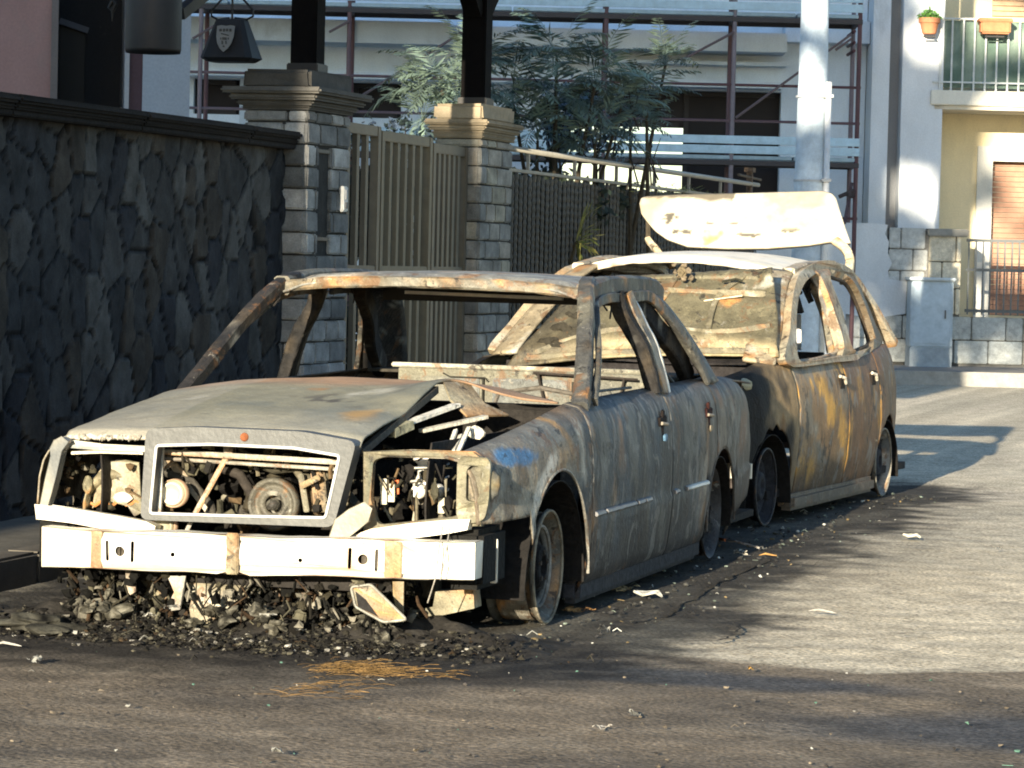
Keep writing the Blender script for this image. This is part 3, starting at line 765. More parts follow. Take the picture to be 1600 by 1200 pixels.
# low walls, cabinet, railing before the far houses
def low_walls():
    dk = D-1.0
    uu = lambda x: UZ(x, 450, dk)[0]; zz = lambda y, x=1400: UZ(x, y, dk)[1]
    t = thing('white_garden_wall', 'chipped white plastered garden wall with broken right edge, behind the hatchback', 'wall', (uu(1320), dk, 0), 'B')
    b = MB(); u0, u1 = uu(1180), uu(1384)
    # ragged plaster edge
    pts = [(u0, zz(563)), (uu(1320), zz(563)), (uu(1322), zz(492)), (uu(1372), zz(500)), (uu(1384), zz(495)), (uu(1415), zz(490)), (uu(1416), zz(440)), (uu(1388), zz(436)), (uu(1386), zz(424)), (uu(1392), zz(412)), (uu(1385), zz(396)), (uu(1386), zz(378)), (uu(1380), zz(366)), (uu(1384), zz(352)), (uu(1370), zz(350)), (u0, zz(350))]
    b.plate(pts, [], lambda a, c: (a, dk-.03, c), vary((.55, .58, .60), .08, 1.5), thick=.05, dirv=(0, 1, 0)); b.obj('plaster', M['plaster'], t)
    b = MB(); bx3(b, u0, uu(1384), dk+.02, dk+.3, .1, zz(352), (.3, .31, .31)); b.obj('wall_body', M['concrete'], t)
    t = thing('block_wall', 'grey concrete block wall between the white garden wall and the yellow house', 'wall', (uu(1450), dk, 0), 'B')
    b = MB()
    def blocks(x0, x1, y0, y1, n, m, c, dep=0):
        hh = (zz(y0)-zz(y1))/m
        for j in range(m):
            L = (uu(x1)-uu(x0))/n; u = uu(x0)-(L/2 if j % 2 else 0); z = zz(y1)+j*hh
            while u < uu(x1)-.02:
                a_, c_ = max(u, uu(x0)), min(u+L, uu(x1))
                if c_-a_ > .03: b.box(((a_+c_)/2, dk+.14-dep, z+hh/2), (c_-a_-.012, .28, hh-.012), vary(shade(c, random.uniform(.85, 1.15)), .15, 3), bev=.01)
                u += L
    blocks(1386, 1448, 355, 490, 1.6, 4, (.40, .41, .39))
    blocks(1449, 1500, 366, 490, 1.2, 3, (.52, .47, .36), .03)
    blocks(1330, 1600, 492, 566, 5, 2, (.40, .42, .40), .02)
    blocks(1600, 1760, 492, 566, 3, 2, (.38, .37, .31), .02)
    b.obj('blocks', M['stone'], t)
    b = MB(); bx3(b, uu(1386), uu(1760), dk+.03, dk+.25, .1, zz(495), (.16, .16, .15)); bx3(b, uu(1388), uu(1500), dk+.03, dk+.22, .15, zz(360), (.16, .16, .15)); b.obj('mortar', M['stone'], t)
    b = MB(); bx3(b, uu(1446), uu(1510), dk-.08, dk+.34, zz(368), zz(356), vary((.24, .235, .21), .2, 2), .015); b.obj('cap', M['concrete'], t)
    # cabinet
    t = thing('utility_cabinet', 'pale blue-grey utility cabinet against the block wall behind the hatchback', 'cabinet', (uu(1448), dk-.3, 0), 'B')
    b = MB(); bx3(b, uu(1416), uu(1481), dk-.5, dk-.05, zz(540), zz(437), vary((.36, .44, .50), .1, 1.5), .015); b.obj('body', M['paint'], t)
    b = MB(); bx3(b, uu(1412), uu(1484), dk-.54, dk-.03, zz(437), zz(432), vary((.40, .46, .5), .1, 2), .01); b.obj('lid', M['paint'], t)
    b = MB(); bx3(b, uu(1416), uu(1481), dk-.5, dk-.04, .1, zz(540), vary((.30, .34, .36), .2, 2)); b.obj('plinth', M['concrete'], t)
    b = MB(); bx3(b, uu(1421), uu(1476), dk-.508, dk-.5, zz(534), zz(442), vary((.37, .45, .51), .08, 1.5), .004); d_ = b.obj('door', M['paint'], t)
    b = MB(); bx3(b, uu(1468), uu(1470), dk-.53, dk-.508, zz(495), zz(482), (.1, .1, .1)); b.obj('handle', M['paint'], d_)
    # railing on the low wall
    t = thing('low_railing', 'grey metal railing on the block wall in front of the brown shutter', 'railing', (uu(1560), dk, zz(492)), 'B')
    b = MB()
    for y in (376, 422, 486): bx3(b, uu(1508), uu(1760), dk-.01, dk+.02, zz(y, 1540)-.018, zz(y, 1540)+.018, (.10, .11, .11))
    b.obj('rail', M['paint'], t)
    me = None; n = 22; st = (uu(1760)-uu(1512))/n
    for i in range(n):
        if me is None:
            b = MB(); bx3(b, uu(1512)-.009, uu(1512)+.009, dk-.004, dk+.014, zz(492, 1540), zz(377, 1540), (.13, .14, .14)); me = b.obj('bar', M['paint'], t).data
        else:
            o = bpy.data.objects.new('bar', me); COL.objects.link(o); o.parent = t; o.location = (st*i, 0, 0)
low_walls()

# ---- scaffolding
def scaffold():
    ds = D-1.7; dB = D-.95
    uu = lambda x, d=ds: UZ(x, 200, d)[0]; zz = lambda y, x=1100, d=ds: UZ(x, y, d)[1]
    t = thing('scaffolding', 'steel scaffolding with pale blue decks and rusty red poles before the white house', 'scaffold', (uu(900), ds, .15), 'B')
    red = lambda x, y, z: mix((.085, .04, .045), (.17, .15, .17), sstep(0, .35, fb(x, y, z, 3, 2)))
    ztop = zz(-60)
    uL, uR = -13.5, uu(1342)
    xs_ = [312, 543, 722, 943, 1143, 1338]
    sm = None
    for i, x in enumerate(xs_):
        for d in (ds, dB):
            b = MB(); u = uu(x)
            b.tube([(u, d, .15), (u, d, ztop)], .027, red, n=8); b.box((u, d, .165), (.14, .14, .02), (.15, .1, .09))
            b.obj('standard', M['paint'], t)
    for yk in (32, 255):   # decks
        z = zz(yk, 1340)
        zc = z
        b = MB()
        for k in range(3):
            u = uL
            while u < uR:
                L = min(3.35, uR-u)
                b.box((u+L/2, ds+.1+k*.24, zc+.03), (L-.02, .23, .045), vary((.26, .36, .42), .15, 1.5), bev=.006); u += L
        b.obj('deck', M['paint'], t)
        b = MB()
        for q in (0, 1):
            bx3(b, uL, uR, ds-.045, ds-.022, zc+.075+q*.115, zc+.17+q*.115, vary((.33, .46, .54), .18, 1.2), .004)
        b.obj('toe_board', M['paint'], t)
        b = MB(); bx3(b, uL, uR, ds-.03, ds+.03, zc-.06, zc-.005, (.035, .032, .035)); bx3(b, uL, uR, dB-.03, dB+.03, zc-.06, zc-.005, (.035, .032, .035)); b.obj('ledger', M['paint'], t)
        b = MB()
        for x in xs_: bx3(b, uu(x)-.025, uu(x)+.025, ds, dB, zc-.055, zc-.01, (.05, .04, .04))
        b.obj('transom', M['paint'], t)
    b = MB()
    for y in (136, 192, 340):
        z = zz(y, 1250); b.tube([(uL, ds, z), (uR, ds, z)], .017, red, n=6)
    b.obj('guard_rail', M['paint'], t)
    for (xa, ya, xb, yb) in ((543, 165, 722, 50), (300, 62, 340, 38), (1148, 185, 1325, 55), (1325, 62, 1300, 80), (1062, 95, 1142, 52), (512, 52, 543, 35)):
        b = MB(); b.tube([(uu(xa), ds-.05, zz(ya, xa)), (uu(xb), ds-.05, zz(yb, xb))], .016, (.11, .085, .09), n=6); b.obj('brace', M['paint'], t)
    b = MB()
    u = uu(1332)
    for y in (45, 75, 62): b.tube([(uu(1330), ds, zz(y)), (uu(1330), dB, zz(y))], .02, red, n=6)
    b.tube([(uu(1332), ds-.02, zz(280)), (uu(1322), ds-.02, zz(345))], .02, (.08, .06, .07), n=6).tube([(uu(1312), ds-.03, zz(303)), (uu(1336), ds-.03, zz(292))], .025, (.06, .05, .05), n=6).box((uu(1330), ds-.03, zz(298)), (.10, .07, .10), (.06, .05, .05), bev=.02)
    b.obj('coupler', M['char'], t)
scaffold()

# ---- concrete street pole with its conduit
def pole():
    dp = 31.0
    u0 = UZ(1266, 250, dp)[0]; wb = (1289-1236)/F*dp/2; wt = (1282-1245)/F*dp/2
    t = thing('street_pole', 'thick pale concrete street pole in front of the scaffolding, behind the raised tailgate', 'pole', (u0, dp, 0), 'B')
    b = MB(); n = 30
    b.lathe([(lerp(0, 8, i/n), lerp(wb*1.08, wt*.75, i/n)) for i in range(n+1)]+[(8.01, 0)], (u0, dp, 0), 'Z', 28, vary((.46, .54, .60), .12, 1.3)); b.obj('shaft', M['concrete'], t, smooth=True)
    uc = UZ(1284, 250, dp-.1)[0]+.02
    b = MB(); zt = UZ(1287, 130, dp)[1]
    b.tube([(uc+.02, dp-.12, 0), (uc+.02, dp-.12, zt)], .030, (.62, .63, .62), n=12); b.obj('conduit', M['paint'], t, smooth=True)
    b = MB()
    for z in (zt-.15, zt-.95, zt-1.8): b.lathe([(z, wb*.90), (z, wb*.985), (z+.02, wb*.985), (z+.02, wb*.90)], (u0, dp, 0), 'Z', 24, (.4, .42, .43)); b.box((uc+.02, dp-.12, z+.015), (.09, .09, .03), (.4, .42, .43))
    b.obj('strap', M['paint'], t)
pole()

# ================================================================== PLANTS
def fronds(mb, base, n, L, col, droop=.7, up_=1.0, leaf=.10, lw=.008, spread=1.0, nl=34):
    for i in range(n):
        a = random.uniform(0, 6.283); l = L*random.uniform(.55, 1.1); el = random.uniform(.35, 1.35)*up_
        d = V(math.cos(a)*math.cos(el)*spread, math.sin(a)*math.cos(el)*spread, math.sin(el)).normalized()
        c0 = shade(col, random.uniform(.55, 1.5)); p = Vector(base); k = nl; prev = p.copy()
        for j in range(k):
            q = j/k
            p = p+d*(l/k); d = (d+V(0, 0, -droop*1.6/k)+V(random.uniform(-.02, .02), random.uniform(-.02, .02), 0)).normalized()
            s = d.cross(V(0, 0, 1)).normalized()
            mb.add([prev-s*.003, prev+s*.003, p+s*.003, p-s*.003], [(0, 1, 2, 3)], shade(c0, .8)); prev = p.copy()
            if q > .22:
                for sg in (-1, 1):
                    ll = leaf*(1.25-q)*random.uniform(.7, 1.2)
                    dv = (s*sg*.8+d*.75+V(0, 0, -.35)+V(random.uniform(-.2, .2), random.uniform(-.2, .2), random.uniform(-.2, .2))).normalized()*ll
                    w_ = d.cross(dv).normalized().cross(dv).normalized()*lw
                    mb.add([p, p+dv*.5+w_, p+dv, p+dv*.5-w_], [(0, 1, 2, 3)], c0)
def bush(nm, lab, cat, stems, col, L, n, **k):
    bp = Vector(stems[0]); t = thing(nm, lab, cat, (bp.x, bp.y, 0))
    s = MB(); f = MB()
    for p in stems:
        p = Vector(p); g0 = V(bp.x+(p.x-bp.x)*.3, bp.y+(p.y-bp.y)*.3, 0)
        mid = g0.lerp(p, .5)+V(random.uniform(-.15, .15), random.uniform(-.1, .1), 0)
        s.tube([g0, mid, p], [.03, .022, .012], (.06, .05, .035), n=6)
        fronds(f, p, n, L, col, **k)
    s.obj('stems', M['wood'], t); f.obj('leaves', M['leaf'], t)
random.seed(11)
def at(px, py, y): return P(px, py, Y=y)
G1 = (.12, .17, .135)
bush('feathery_bush', 'tall feathery dark green bush rising behind the tan gate pillar', 'bush',
     [at(870, 160, 12), at(800, 150, 12.2), at(930, 130, 12), at(715, 170, 11.5), at(970, 170, 12.5), at(660, 190, 11.4), at(870, 90, 12.2), at(840, 220, 12), at(930, 225, 12), at(740, 110, 11.8), at(690, 140, 11.4)], G1, .62, 15, leaf=.20, lw=.009, nl=18, droop=1.0)
bush('feathery_bush', 'sparse feathery branch reaching right in front of the scaffolding', 'bush',
     [at(985, 200, 13), at(1040, 100, 13.2), at(1010, 150, 13)], shade(G1, .9), .42, 12, leaf=.16, lw=.008, nl=13)
# twiggy dark stems
tw = MB()
for i in range(26):
    p = at(random.uniform(850, 1030), random.uniform(190, 300), random.uniform(12, 13)); q = p+V(random.uniform(-.3, .3), 0, random.uniform(.15, .5))
    tw.tube([p, p.lerp(q, .5)+V(random.uniform(-.06, .06), 0, 0), q], [.008, .006, .003], (.035, .03, .025), n=4)
tw.obj('twigs', M['wood'], label='tangle of bare dark twigs above the bar fence', cat='branches', kind='stuff')
def leafy(nm, lab, cx, cy, cz, rx_, ry_, rz_, n, cols, size, trunk=None, frame='W', kind=None, lean=0):
    t = thing(nm, lab, 'tree' if trunk else 'shrub', (cx, cy, 0), frame)
    f = MB()
    cl = [(cx+rx_*random.uniform(-.85, .85), cy+ry_*random.uniform(-.8, .8), cz+rz_*random.uniform(-.85, .85), random.uniform(.25, .5)) for _ in range(26)]
    for i in range(n):
        c = random.choice(cl); r_ = c[3]*min(rx_, rz_)
        v = V(random.gauss(0, .5), random.gauss(0, .5), random.gauss(0, .5))*r_
        p = V(c[0], c[1], c[2])+v; s_ = size*random.uniform(.6, 1.3)
        q = V(random.uniform(-1, 1), random.uniform(-1, 1), random.uniform(-1, 1)).normalized(); q2 = q.orthogonal()*.45*s_; q *= s_
        f.add([p-q, p+q2, p+q, p-q2], [(0, 1, 2, 3)], shade(random.choice(cols), random.uniform(.6, 1.3)))
    f.obj('crown' if trunk else 'leaves', M['leaf'], t)
    b = MB()
    g0 = V(cx, cy, 0)
    if trunk:
        b.tube([g0+V(lean, 0, 0), V(cx+lean*.9, cy, cz*.4), V(cx, cy+.1, cz-rz_*.4)], [trunk, trunk*.75, trunk*.5], vary((.09, .07, .05), .3, 2), n=10)
        for c in cl: b.tube([V(cx+lean*.5, cy, cz*.62), V((cx+c[0])/2, (cy+c[1])/2, (cz+c[2])/2*.95), V(*c[:3])], [trunk*.35, trunk*.18, .02], (.08, .06, .045), n=5)
        b.obj('trunk', M['wood'], t)
    else:
        for c in cl[:10]: b.tube([g0, V((cx+c[0])/2, (cy+c[1])/2, c[2]*.6), V(*c[:3])], [.02, .012, .004], (.05, .04, .03), n=4)
        b.obj('stems', M['wood'], t)
c = at(905, 190, 13.2)
leafy('flowering_shrub', 'blue-grey flowering shrub among the dark fronds behind the bar fence', c.x, c.y, c.z, .38, .3, .26, 2600, [(.10, .16, .20), (.16, .22, .30), (.05, .09, .07), (.04, .06, .05)], .022)
c = at(640, 220, 11)
leafy('dark_shrub', 'small dark shrub seen over the gate between the two pillars', c.x, c.y, c.z, .45, .3, .14, 1500, [(.03, .05, .05), (.06, .09, .14), (.02, .03, .03)], .022)
c = at(930, 330, 12.6)
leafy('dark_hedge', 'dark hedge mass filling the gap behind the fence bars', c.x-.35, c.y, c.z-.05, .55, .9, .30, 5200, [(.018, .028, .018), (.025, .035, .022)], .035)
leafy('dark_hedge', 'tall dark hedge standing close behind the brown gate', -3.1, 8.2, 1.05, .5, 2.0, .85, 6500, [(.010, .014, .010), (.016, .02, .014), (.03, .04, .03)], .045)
pm = thing('small_palm', 'yellow-green palm tuft poking through the fence bars', 'palm', (WX+.06, 11.7, 0))
f = MB(); pb = P(900, 378, X=WX+.05)
for i in range(13):
    a = R(-40+i*19); d = V(.35, -math.cos(a)*.9, math.sin(a)); l = random.uniform(.16, .3)
    for j in range(9):
        q = j/9; p = pb+d*l*q; aa = random.uniform(-.5, .5); e = p+(d+V(0, 0, aa-.3*q)).normalized()*random.uniform(.08, .15); w_ = V(.006, 0, .006)
        f.add([p, (p+e)/2+w_, e, (p+e)/2-w_], [(0, 1, 2, 3)], mix((.10, .14, .035), (.30, .27, .08), random.random()))
f.obj('fronds', M['leaf'], pm); f = MB(); f.tube([(pb.x-.3, pb.y, 0), (pb.x-.2, pb.y, .6), pb], [.03, .02, .012], (.06, .05, .03), n=6); f.obj('stem', M['wood'], pm)
g2 = MB(); 
for i in range(260):
    yy = random.uniform(12.8, 16.8); p = V(WX+random.uniform(-.1, .05), yy, 1.90+random.uniform(-.06, .03)); e = p+V(random.uniform(-.05, .08), random.uniform(-.06, .06), random.uniform(-.07, .05))
    g2.add([p, (p+e)/2+V(0, .006, .004), e, (p+e)/2-V(0, .006, .004)], [(0, 1, 2, 3)], mix((.05, .06, .02), (.30, .27, .08), random.random()))
g2.obj('creeper', M['leaf'], label='thin yellow-green creeper along the top of the bar fence', cat='creeper', kind='stuff')

# ---- unseen houses and tree behind the camera, sized to shade the street's left side
for nm_, lab_, x1_, yc_, ly_, h_ in (('rear_house', 'low rendered house behind the camera on the left side of the street', -2.36, -30, 22, 7.6), ('rear_shade_block', 'tall plain block added unseen behind the camera on the left to shade the far facade', -4.3, -52, 16, 22)):  # the tall block is added only to shade the far facade
    hb = thing(nm_, lab_, 'house', (x1_-5.5, yc_, 0))
    b = MB(); b.box((x1_-5.5, yc_, h_/2), (11, ly_, h_), vary((.5, .42, .34), .1, .4)); b.obj('wall', M['plaster'], hb)
    b = MB(); b.box((x1_-5.5, yc_, h_+.1), (11.1, ly_+.3, .25), (.3, .15, .1)); b.obj('roof', M['concrete'], hb)
    for k in range(4):
        for z in [2.2+3.2*q_ for q_ in range(int(h_/3.2))]:
            b = MB(); b.box((x1_+.01, yc_-7+k*4.4, z), (.06, 1.2, 1.5), (.03, .03, .035), bev=.01); b.obj('window', M['glass'], hb)
random.seed(5)
TY = -15.0
def onsun(px, py, d, r):
    x, y = px-800, py-600
    v = fw + rt*((x*ca+y*sa)/F) - up*((-x*sa+y*ca)/F)
    p = Vector(LOC)+v*(d/(v.dot(V(fw.x, fw.y, 0).normalized())))
    k = (p.y-TY); return (p.x+TAN_AZ*k, p.z+TAN_EL*k, r)
SUN_GAPS = [onsun(*a) for a in ((1266, 145, 31, .36), (1266, -5, 31, .25), (1470, 90, 40, .30), (1440, 318, 40, .30), (1500, 352, 40, .28), (1545, 352, 40, .32), (1575, 225, 40, .40), (1500, 15, 40, .4), (1560, 10, 39, .5), (1590, 30, 39, .4), (1590, 155, 39, .3), (1590, 400, 40, .35), (1590, 300, 40, .3), (1590, 590, 37, .35), (1530, 590, 37, .22), (1290, 400, 40, .25))]  # crown gaps shaped so sun reaches chosen patches on pole and far houses
def street_tree():
    t = thing('street_tree', 'broad leafy street tree behind the camera', 'tree', (8.4, TY, 0))
    f = MB()
    n = 0
    while n < 18000:
        x = random.uniform(-6.3, 2.4); z = random.uniform(8.4, 15.2); y = TY+random.uniform(-.8, .8)
        if x > .2 and random.random() < .7: continue
        if z < 9.3+.6*nz(x, 0, 0, 1.1) : 
            if random.random() < .85: continue
        k = (y-TY)
        if any(math.hypot(x+TAN_AZ*k-gx_, z+TAN_EL*k-gz_) < r_*(1+.35*noise.noise(V(x*3, z*3, 0))) for gx_, gz_, r_ in SUN_GAPS): continue
        n += 1
        p = V(x, y, z); s_ = .13*random.uniform(.6, 1.3); q = V(random.uniform(-1, 1), random.uniform(-.5, .5), random.uniform(-1, 1)).normalized(); q2 = q.cross(V(random.uniform(-.4, .4), 1, random.uniform(-.4, .4))).normalized()*.5*s_; q *= s_
        f.add([p-q, p+q2, p+q, p-q2], [(0, 1, 2, 3)], shade((.07, .11, .035), random.uniform(.6, 1.3)))
    f.obj('crown', M['leaf'], t)
    b = MB(); b.tube([(8.4, TY, 0), (8.2, TY, 4), (7.2, TY, 8), (5.5, TY, 10.5), (2.5, TY, 12), (-1, TY, 12.6)], [.3, .24, .19, .13, .08, .03], vary((.09, .07, .05), .3, 2), n=10)
    b.obj('trunk', M['wood'], t)
street_tree()

# ================================================================== CAR 1 : burnt saloon (front towards the camera)
random.seed(21)
car1 = thing('burnt_saloon_car', 'burnt-out four-door saloon in front, bare pale bumper beam, empty grille frame and buckled bonnet', 'car', (0, 1.5, 0))
def cw(Y): return interp([(-.84, .775), (-.7, .815), (-.45, .842), (0, .858), (.45, .865), (2.4, .862), (2.9, .845), (3.4, .815), (3.75, .775), (3.9, .70)], Y)
def ctop(Y): return interp([(-.84, .625), (-.5, .665), (0, .715), (.45, .765), (1.5, .778), (2.6, .79), (3.2, .785), (3.6, .77), (3.9, .72)], Y)
def cside(Y, z):
    zt = ctop(Y); s = (z-.06)/(zt-.06)
    ins = interp([(0, .075), (.12, .03), (.3, .012), (.5, .002), (.62, 0), (.8, .008), (.9, .022), (.96, .042), (1, .07)], s)
    led = .010*sstep(.376, .366, z)
    return cw(Y)-ins+led
def archz(Y, yc, a, b_, zc):
    q = (Y-yc)/a
    return zc+b_*math.sqrt(1-q*q) if abs(q) < 1 else -9
def panel(y0, y1, sgn, col, name, mat=None, par=None, ny_=None, inward=0, dents=.004):
    def zlo(Y):
        z = .42 if Y < -.34 else .085
        z = max(z, archz(Y, .02, .385, .40, .16), archz(Y, 2.82, .36, .34, .16))
        if Y > 3.2: z = max(z, lerp(.18, .24, (Y-3.2)/.7))
        return z
    ys = []; y = y0
    n = max(4, int((y1-y0)/.022))
    ys = [lerp(y0, y1, i/n) for i in range(n+1)]
    for e in (-.365, .405, 2.46, 3.18):
        for k in (-.0005, .006, -.007, .014, -.015):
            if y0 < e+k < y1: ys.append(e+k)
    ys = sorted(set(ys)); nr = 26
    mb = MB(); vs = []; 
    for Y in ys:
        zl, zt = zlo(Y), ctop(Y)
        for j in range(nr+1):
            z = lerp(zl, zt, j/nr)
            d = dents*fb(Y, z, sgn, 3.5, 4)
            vs.append(V(sgn*(cside(Y, z)+d), Y, z))
        if inward: vs.append(V(sgn*(cside(Y, zt)-.05), Y, zt+.012))
    m_ = nr+1+(1 if inward else 0)
    fs = [(i*m_+j, (i+1)*m_+j, (i+1)*m_+j+1, i*m_+j+1) for i in range(len(ys)-1) for j in range(m_-1)]
    mb.add(vs, fs, col)
    return mb.obj(name, mat or M['metals'], par or car1, sol=.006, smooth=True, offset=-1 if sgn > 0 else 1)
bc = burnt((.060, .059, .053), .10, .35, alt=(.022, .026, .029), altamt=.6, seed=2, sc=2.3, str_=.5, pale=.0)
def doorcol(x, y, z):
    c = bc(x, y, z)
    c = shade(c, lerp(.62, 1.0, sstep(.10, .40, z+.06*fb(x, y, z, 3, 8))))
    c = mix(c, (.13, .09, .05), sstep(.70, .75, z+.03*nz(x, y, z, 5))*sstep(.2, .55, fb(x, y*.8, z, 2, 31)+.3)*.75)
    c = mix(c, (.035, .060, .085), sstep(.1, .4, fb(x, y, z*.5, 3.0, 41))*.4)
    c = mix(c, (.15, .145, .12), sstep(.18, .32, fb(x, y*1.6, z*.35, 5.0, 51))*.5)
    c = mix(c, (.08, .055, .035), sstep(1.9, 2.5, y+.3*fb(x, y, z, 3, 5))*.45)
    # soot blown low down, from the burnt tyres
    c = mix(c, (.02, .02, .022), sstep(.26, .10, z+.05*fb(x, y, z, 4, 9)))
    return c
def fendcol(x, y, z):
    c = mix((.23, .205, .155), (.15, .125, .09), sstep(-.2, .35, fb(x, y, z, 4, 3)))
    c = mix(c, (.30, .20, .10), sstep(.05, .5, fb(x, y, z, 6, 13)))
    c = mix(c, (.10, .075, .05), sstep(.1, .45, fb(x, y, z*.7, 7, 23))*.75)
    top = sstep(.60, .68, z+.02*nz(x, y, z, 8))
    c = mix(c, (.135, .137, .12), top*.85)
    if x > 0:
        q = ((y+.42+.25*(z-.63))/.20)**2+((z-.625)/.030)**2+.7*fb(x, y, z, 9, 2)
        c = mix(c, (.04, .135, .27), sstep(1.25, .6, q)*.9)
        q2 = abs((y-.16)-(.66-z)*1.0); c = mix(c, (.38, .22, .07), sstep(.05, .01, q2+.03*fb(x, y, z, 9, 4))*sstep(.48, .54, z)*.85)
    lip = abs(math.hypot((y-.02)/.385, (z-.16)/.40)-1.10)
    c = mix(c, (.50, .47, .40), sstep(.10, .02, lip+.05*fb(x, y, z, 8, 3))*sstep(.02, -.1, y)*.9)
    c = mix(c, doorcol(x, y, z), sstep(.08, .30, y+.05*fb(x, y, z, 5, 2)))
    return c
def rearcol(x, y, z):
    c = mix((.065, .055, .042), (.17, .135, .095), sstep(.0, .4, fb(x, y, z*.35, 5, 3)))
    c = mix(c, (.16, .08, .04), sstep(.05, .45, fb(x, y, z, 4, 13))*.8)
    c = mix(c, (.04, .03, .025), sstep(.48, .36, z+.06*fb(x, y, z, 4, 4)))
    return mix(doorcol(x, y, z), c, sstep(2.5, 2.75, y))
for sgn in (1, -1):
    panel(-.80, .425, sgn, fendcol, 'front_wing', M['metal'], inward=1)
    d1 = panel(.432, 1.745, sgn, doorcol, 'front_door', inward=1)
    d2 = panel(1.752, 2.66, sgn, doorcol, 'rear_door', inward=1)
    panel(2.667, 3.88, sgn, rearcol, 'rear_wing', inward=1)
    # sill
    b = MB(); b.box((sgn*.79, 1.43, .09), (.08, 2.06, .09), vary((.03, .03, .032), .4, 5), bev=.02); b.obj('sill', M['char'], car1)
    # rubbing strips with missing pieces
    for d, segs in ((d1, ((.47, .60), (.63, 1.10), (1.13, 1.24), (1.26, 1.36))), (d2, ((1.78, 1.86), (2.0, 2.43)))):
        b = MB()
        for a_, c_ in segs:
            n = max(2, int((c_-a_)/.05))
            b.tube([(sgn*(cside(lerp(a_, c_, k/n), .378)+.008), lerp(a_, c_, k/n), .372+.004*nz(0, lerp(a_, c_, k/n), 0, 20)) for k in range(n+1)], .008, (lambda x, y, z: mix((.12, .12, .12), (.5, .49, .44), sstep(2.0, 2.1, y))), n=6, flat=1.4)
        b.obj('rubbing_strip', M['pale'], d)
    # handle holes : cross shaped dark recess with backing
    for d, y in ((d1, 1.58), (d2, 2.46)):
        b = MB()
        for (dy, dz, a_, h_) in ((0, 0, .035, .115), (.005, .01, .13, .045)):
            b.box((sgn*(cside(y, .655)+.001), y+dy, .655+dz), (.012, a_, h_), (.012, .009, .008) if y < 2 else (.035, .012, .01), bev=.005, jit=.002)
        b.obj('handle_recess', M['char'], d)
        b = MB(); b.box((sgn*(cside(y, .60)+.006), y+.02, .60), (.014, .045, .03), (.10, .20, .30) if y < 2 else (.2, .16, .1), bev=.005, jit=.003); b.tube([(sgn*(cside(y, .65)+.01), y-.045, .66), (sgn*(cside(y, .65)+.02), y+.01, .655)], .007, (.2, .18, .14)); b.obj('door_handle', M['metal'], d)
# ---- greenhouse
def gx(z, Y=1.5):   # side glass plane
    t = (z-.76)/.46
    return lerp(.805, .635, t)-.012*math.sin(math.pi*min(1, max(0, t)))*-1
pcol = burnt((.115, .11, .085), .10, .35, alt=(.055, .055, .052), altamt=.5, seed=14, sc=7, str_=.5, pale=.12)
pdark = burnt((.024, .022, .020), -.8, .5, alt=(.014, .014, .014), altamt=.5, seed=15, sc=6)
def sweep(mb, pts, w1, w2, col, upv=(1, 0, 0), n=10):
    pts = [Vector(p) for p in pts]
    # catmull resample
    Q = []
    for i in range(len(pts)-1):
        p0 = pts[max(i-1, 0)]; p1_, p2_ = pts[i], pts[i+1]; p3 = pts[min(i+2, len(pts)-1)]
        for k in range(n):
            t = k/n
            Q.append(.5*((2*p1_)+(p2_-p0)*t+(2*p0-5*p1_+4*p2_-p3)*t*t+(3*p1_-p0-3*p2_+p3)*t**3))
    Q.append(pts[-1])
    vs = []; U = Vector(upv)
    for i, p in enumerate(Q):
        t = (Q[min(i+1, len(Q)-1)]-Q[max(i-1, 0)]).normalized()
        a = (U-t*U.dot(t)).normalized(); b_ = t.cross(a)
        e_ = min(w1, w2)*.16; h1_, h2_ = w1*.5, w2*.5
        for qx, qy in ((h1_, h2_-e_), (h1_-e_, h2_), (-h1_+e_, h2_), (-h1_, h2_-e_), (-h1_, -h2_+e_), (-h1_+e_, -h2_), (h1_-e_, -h2_), (h1_, -h2_+e_)):
            vs.append(p+a*(qx+.0035*nz(p.x, p.y, p.z+qx*9, 18, 1))+b_*(qy+.0035*nz(p.x, p.y, p.z+qy*9, 18, 2)))
    m_ = 8
    fs = [(i*m_+j, i*m_+(j+1) % m_, (i+1)*m_+(j+1) % m_, (i+1)*m_+j) for i in range(len(Q)-1) for j in range(m_)]
    fs += [tuple(range(m_))[::-1], tuple(range((len(Q)-1)*m_, len(Q)*m_))]
    mb.add(vs, fs, col); return mb
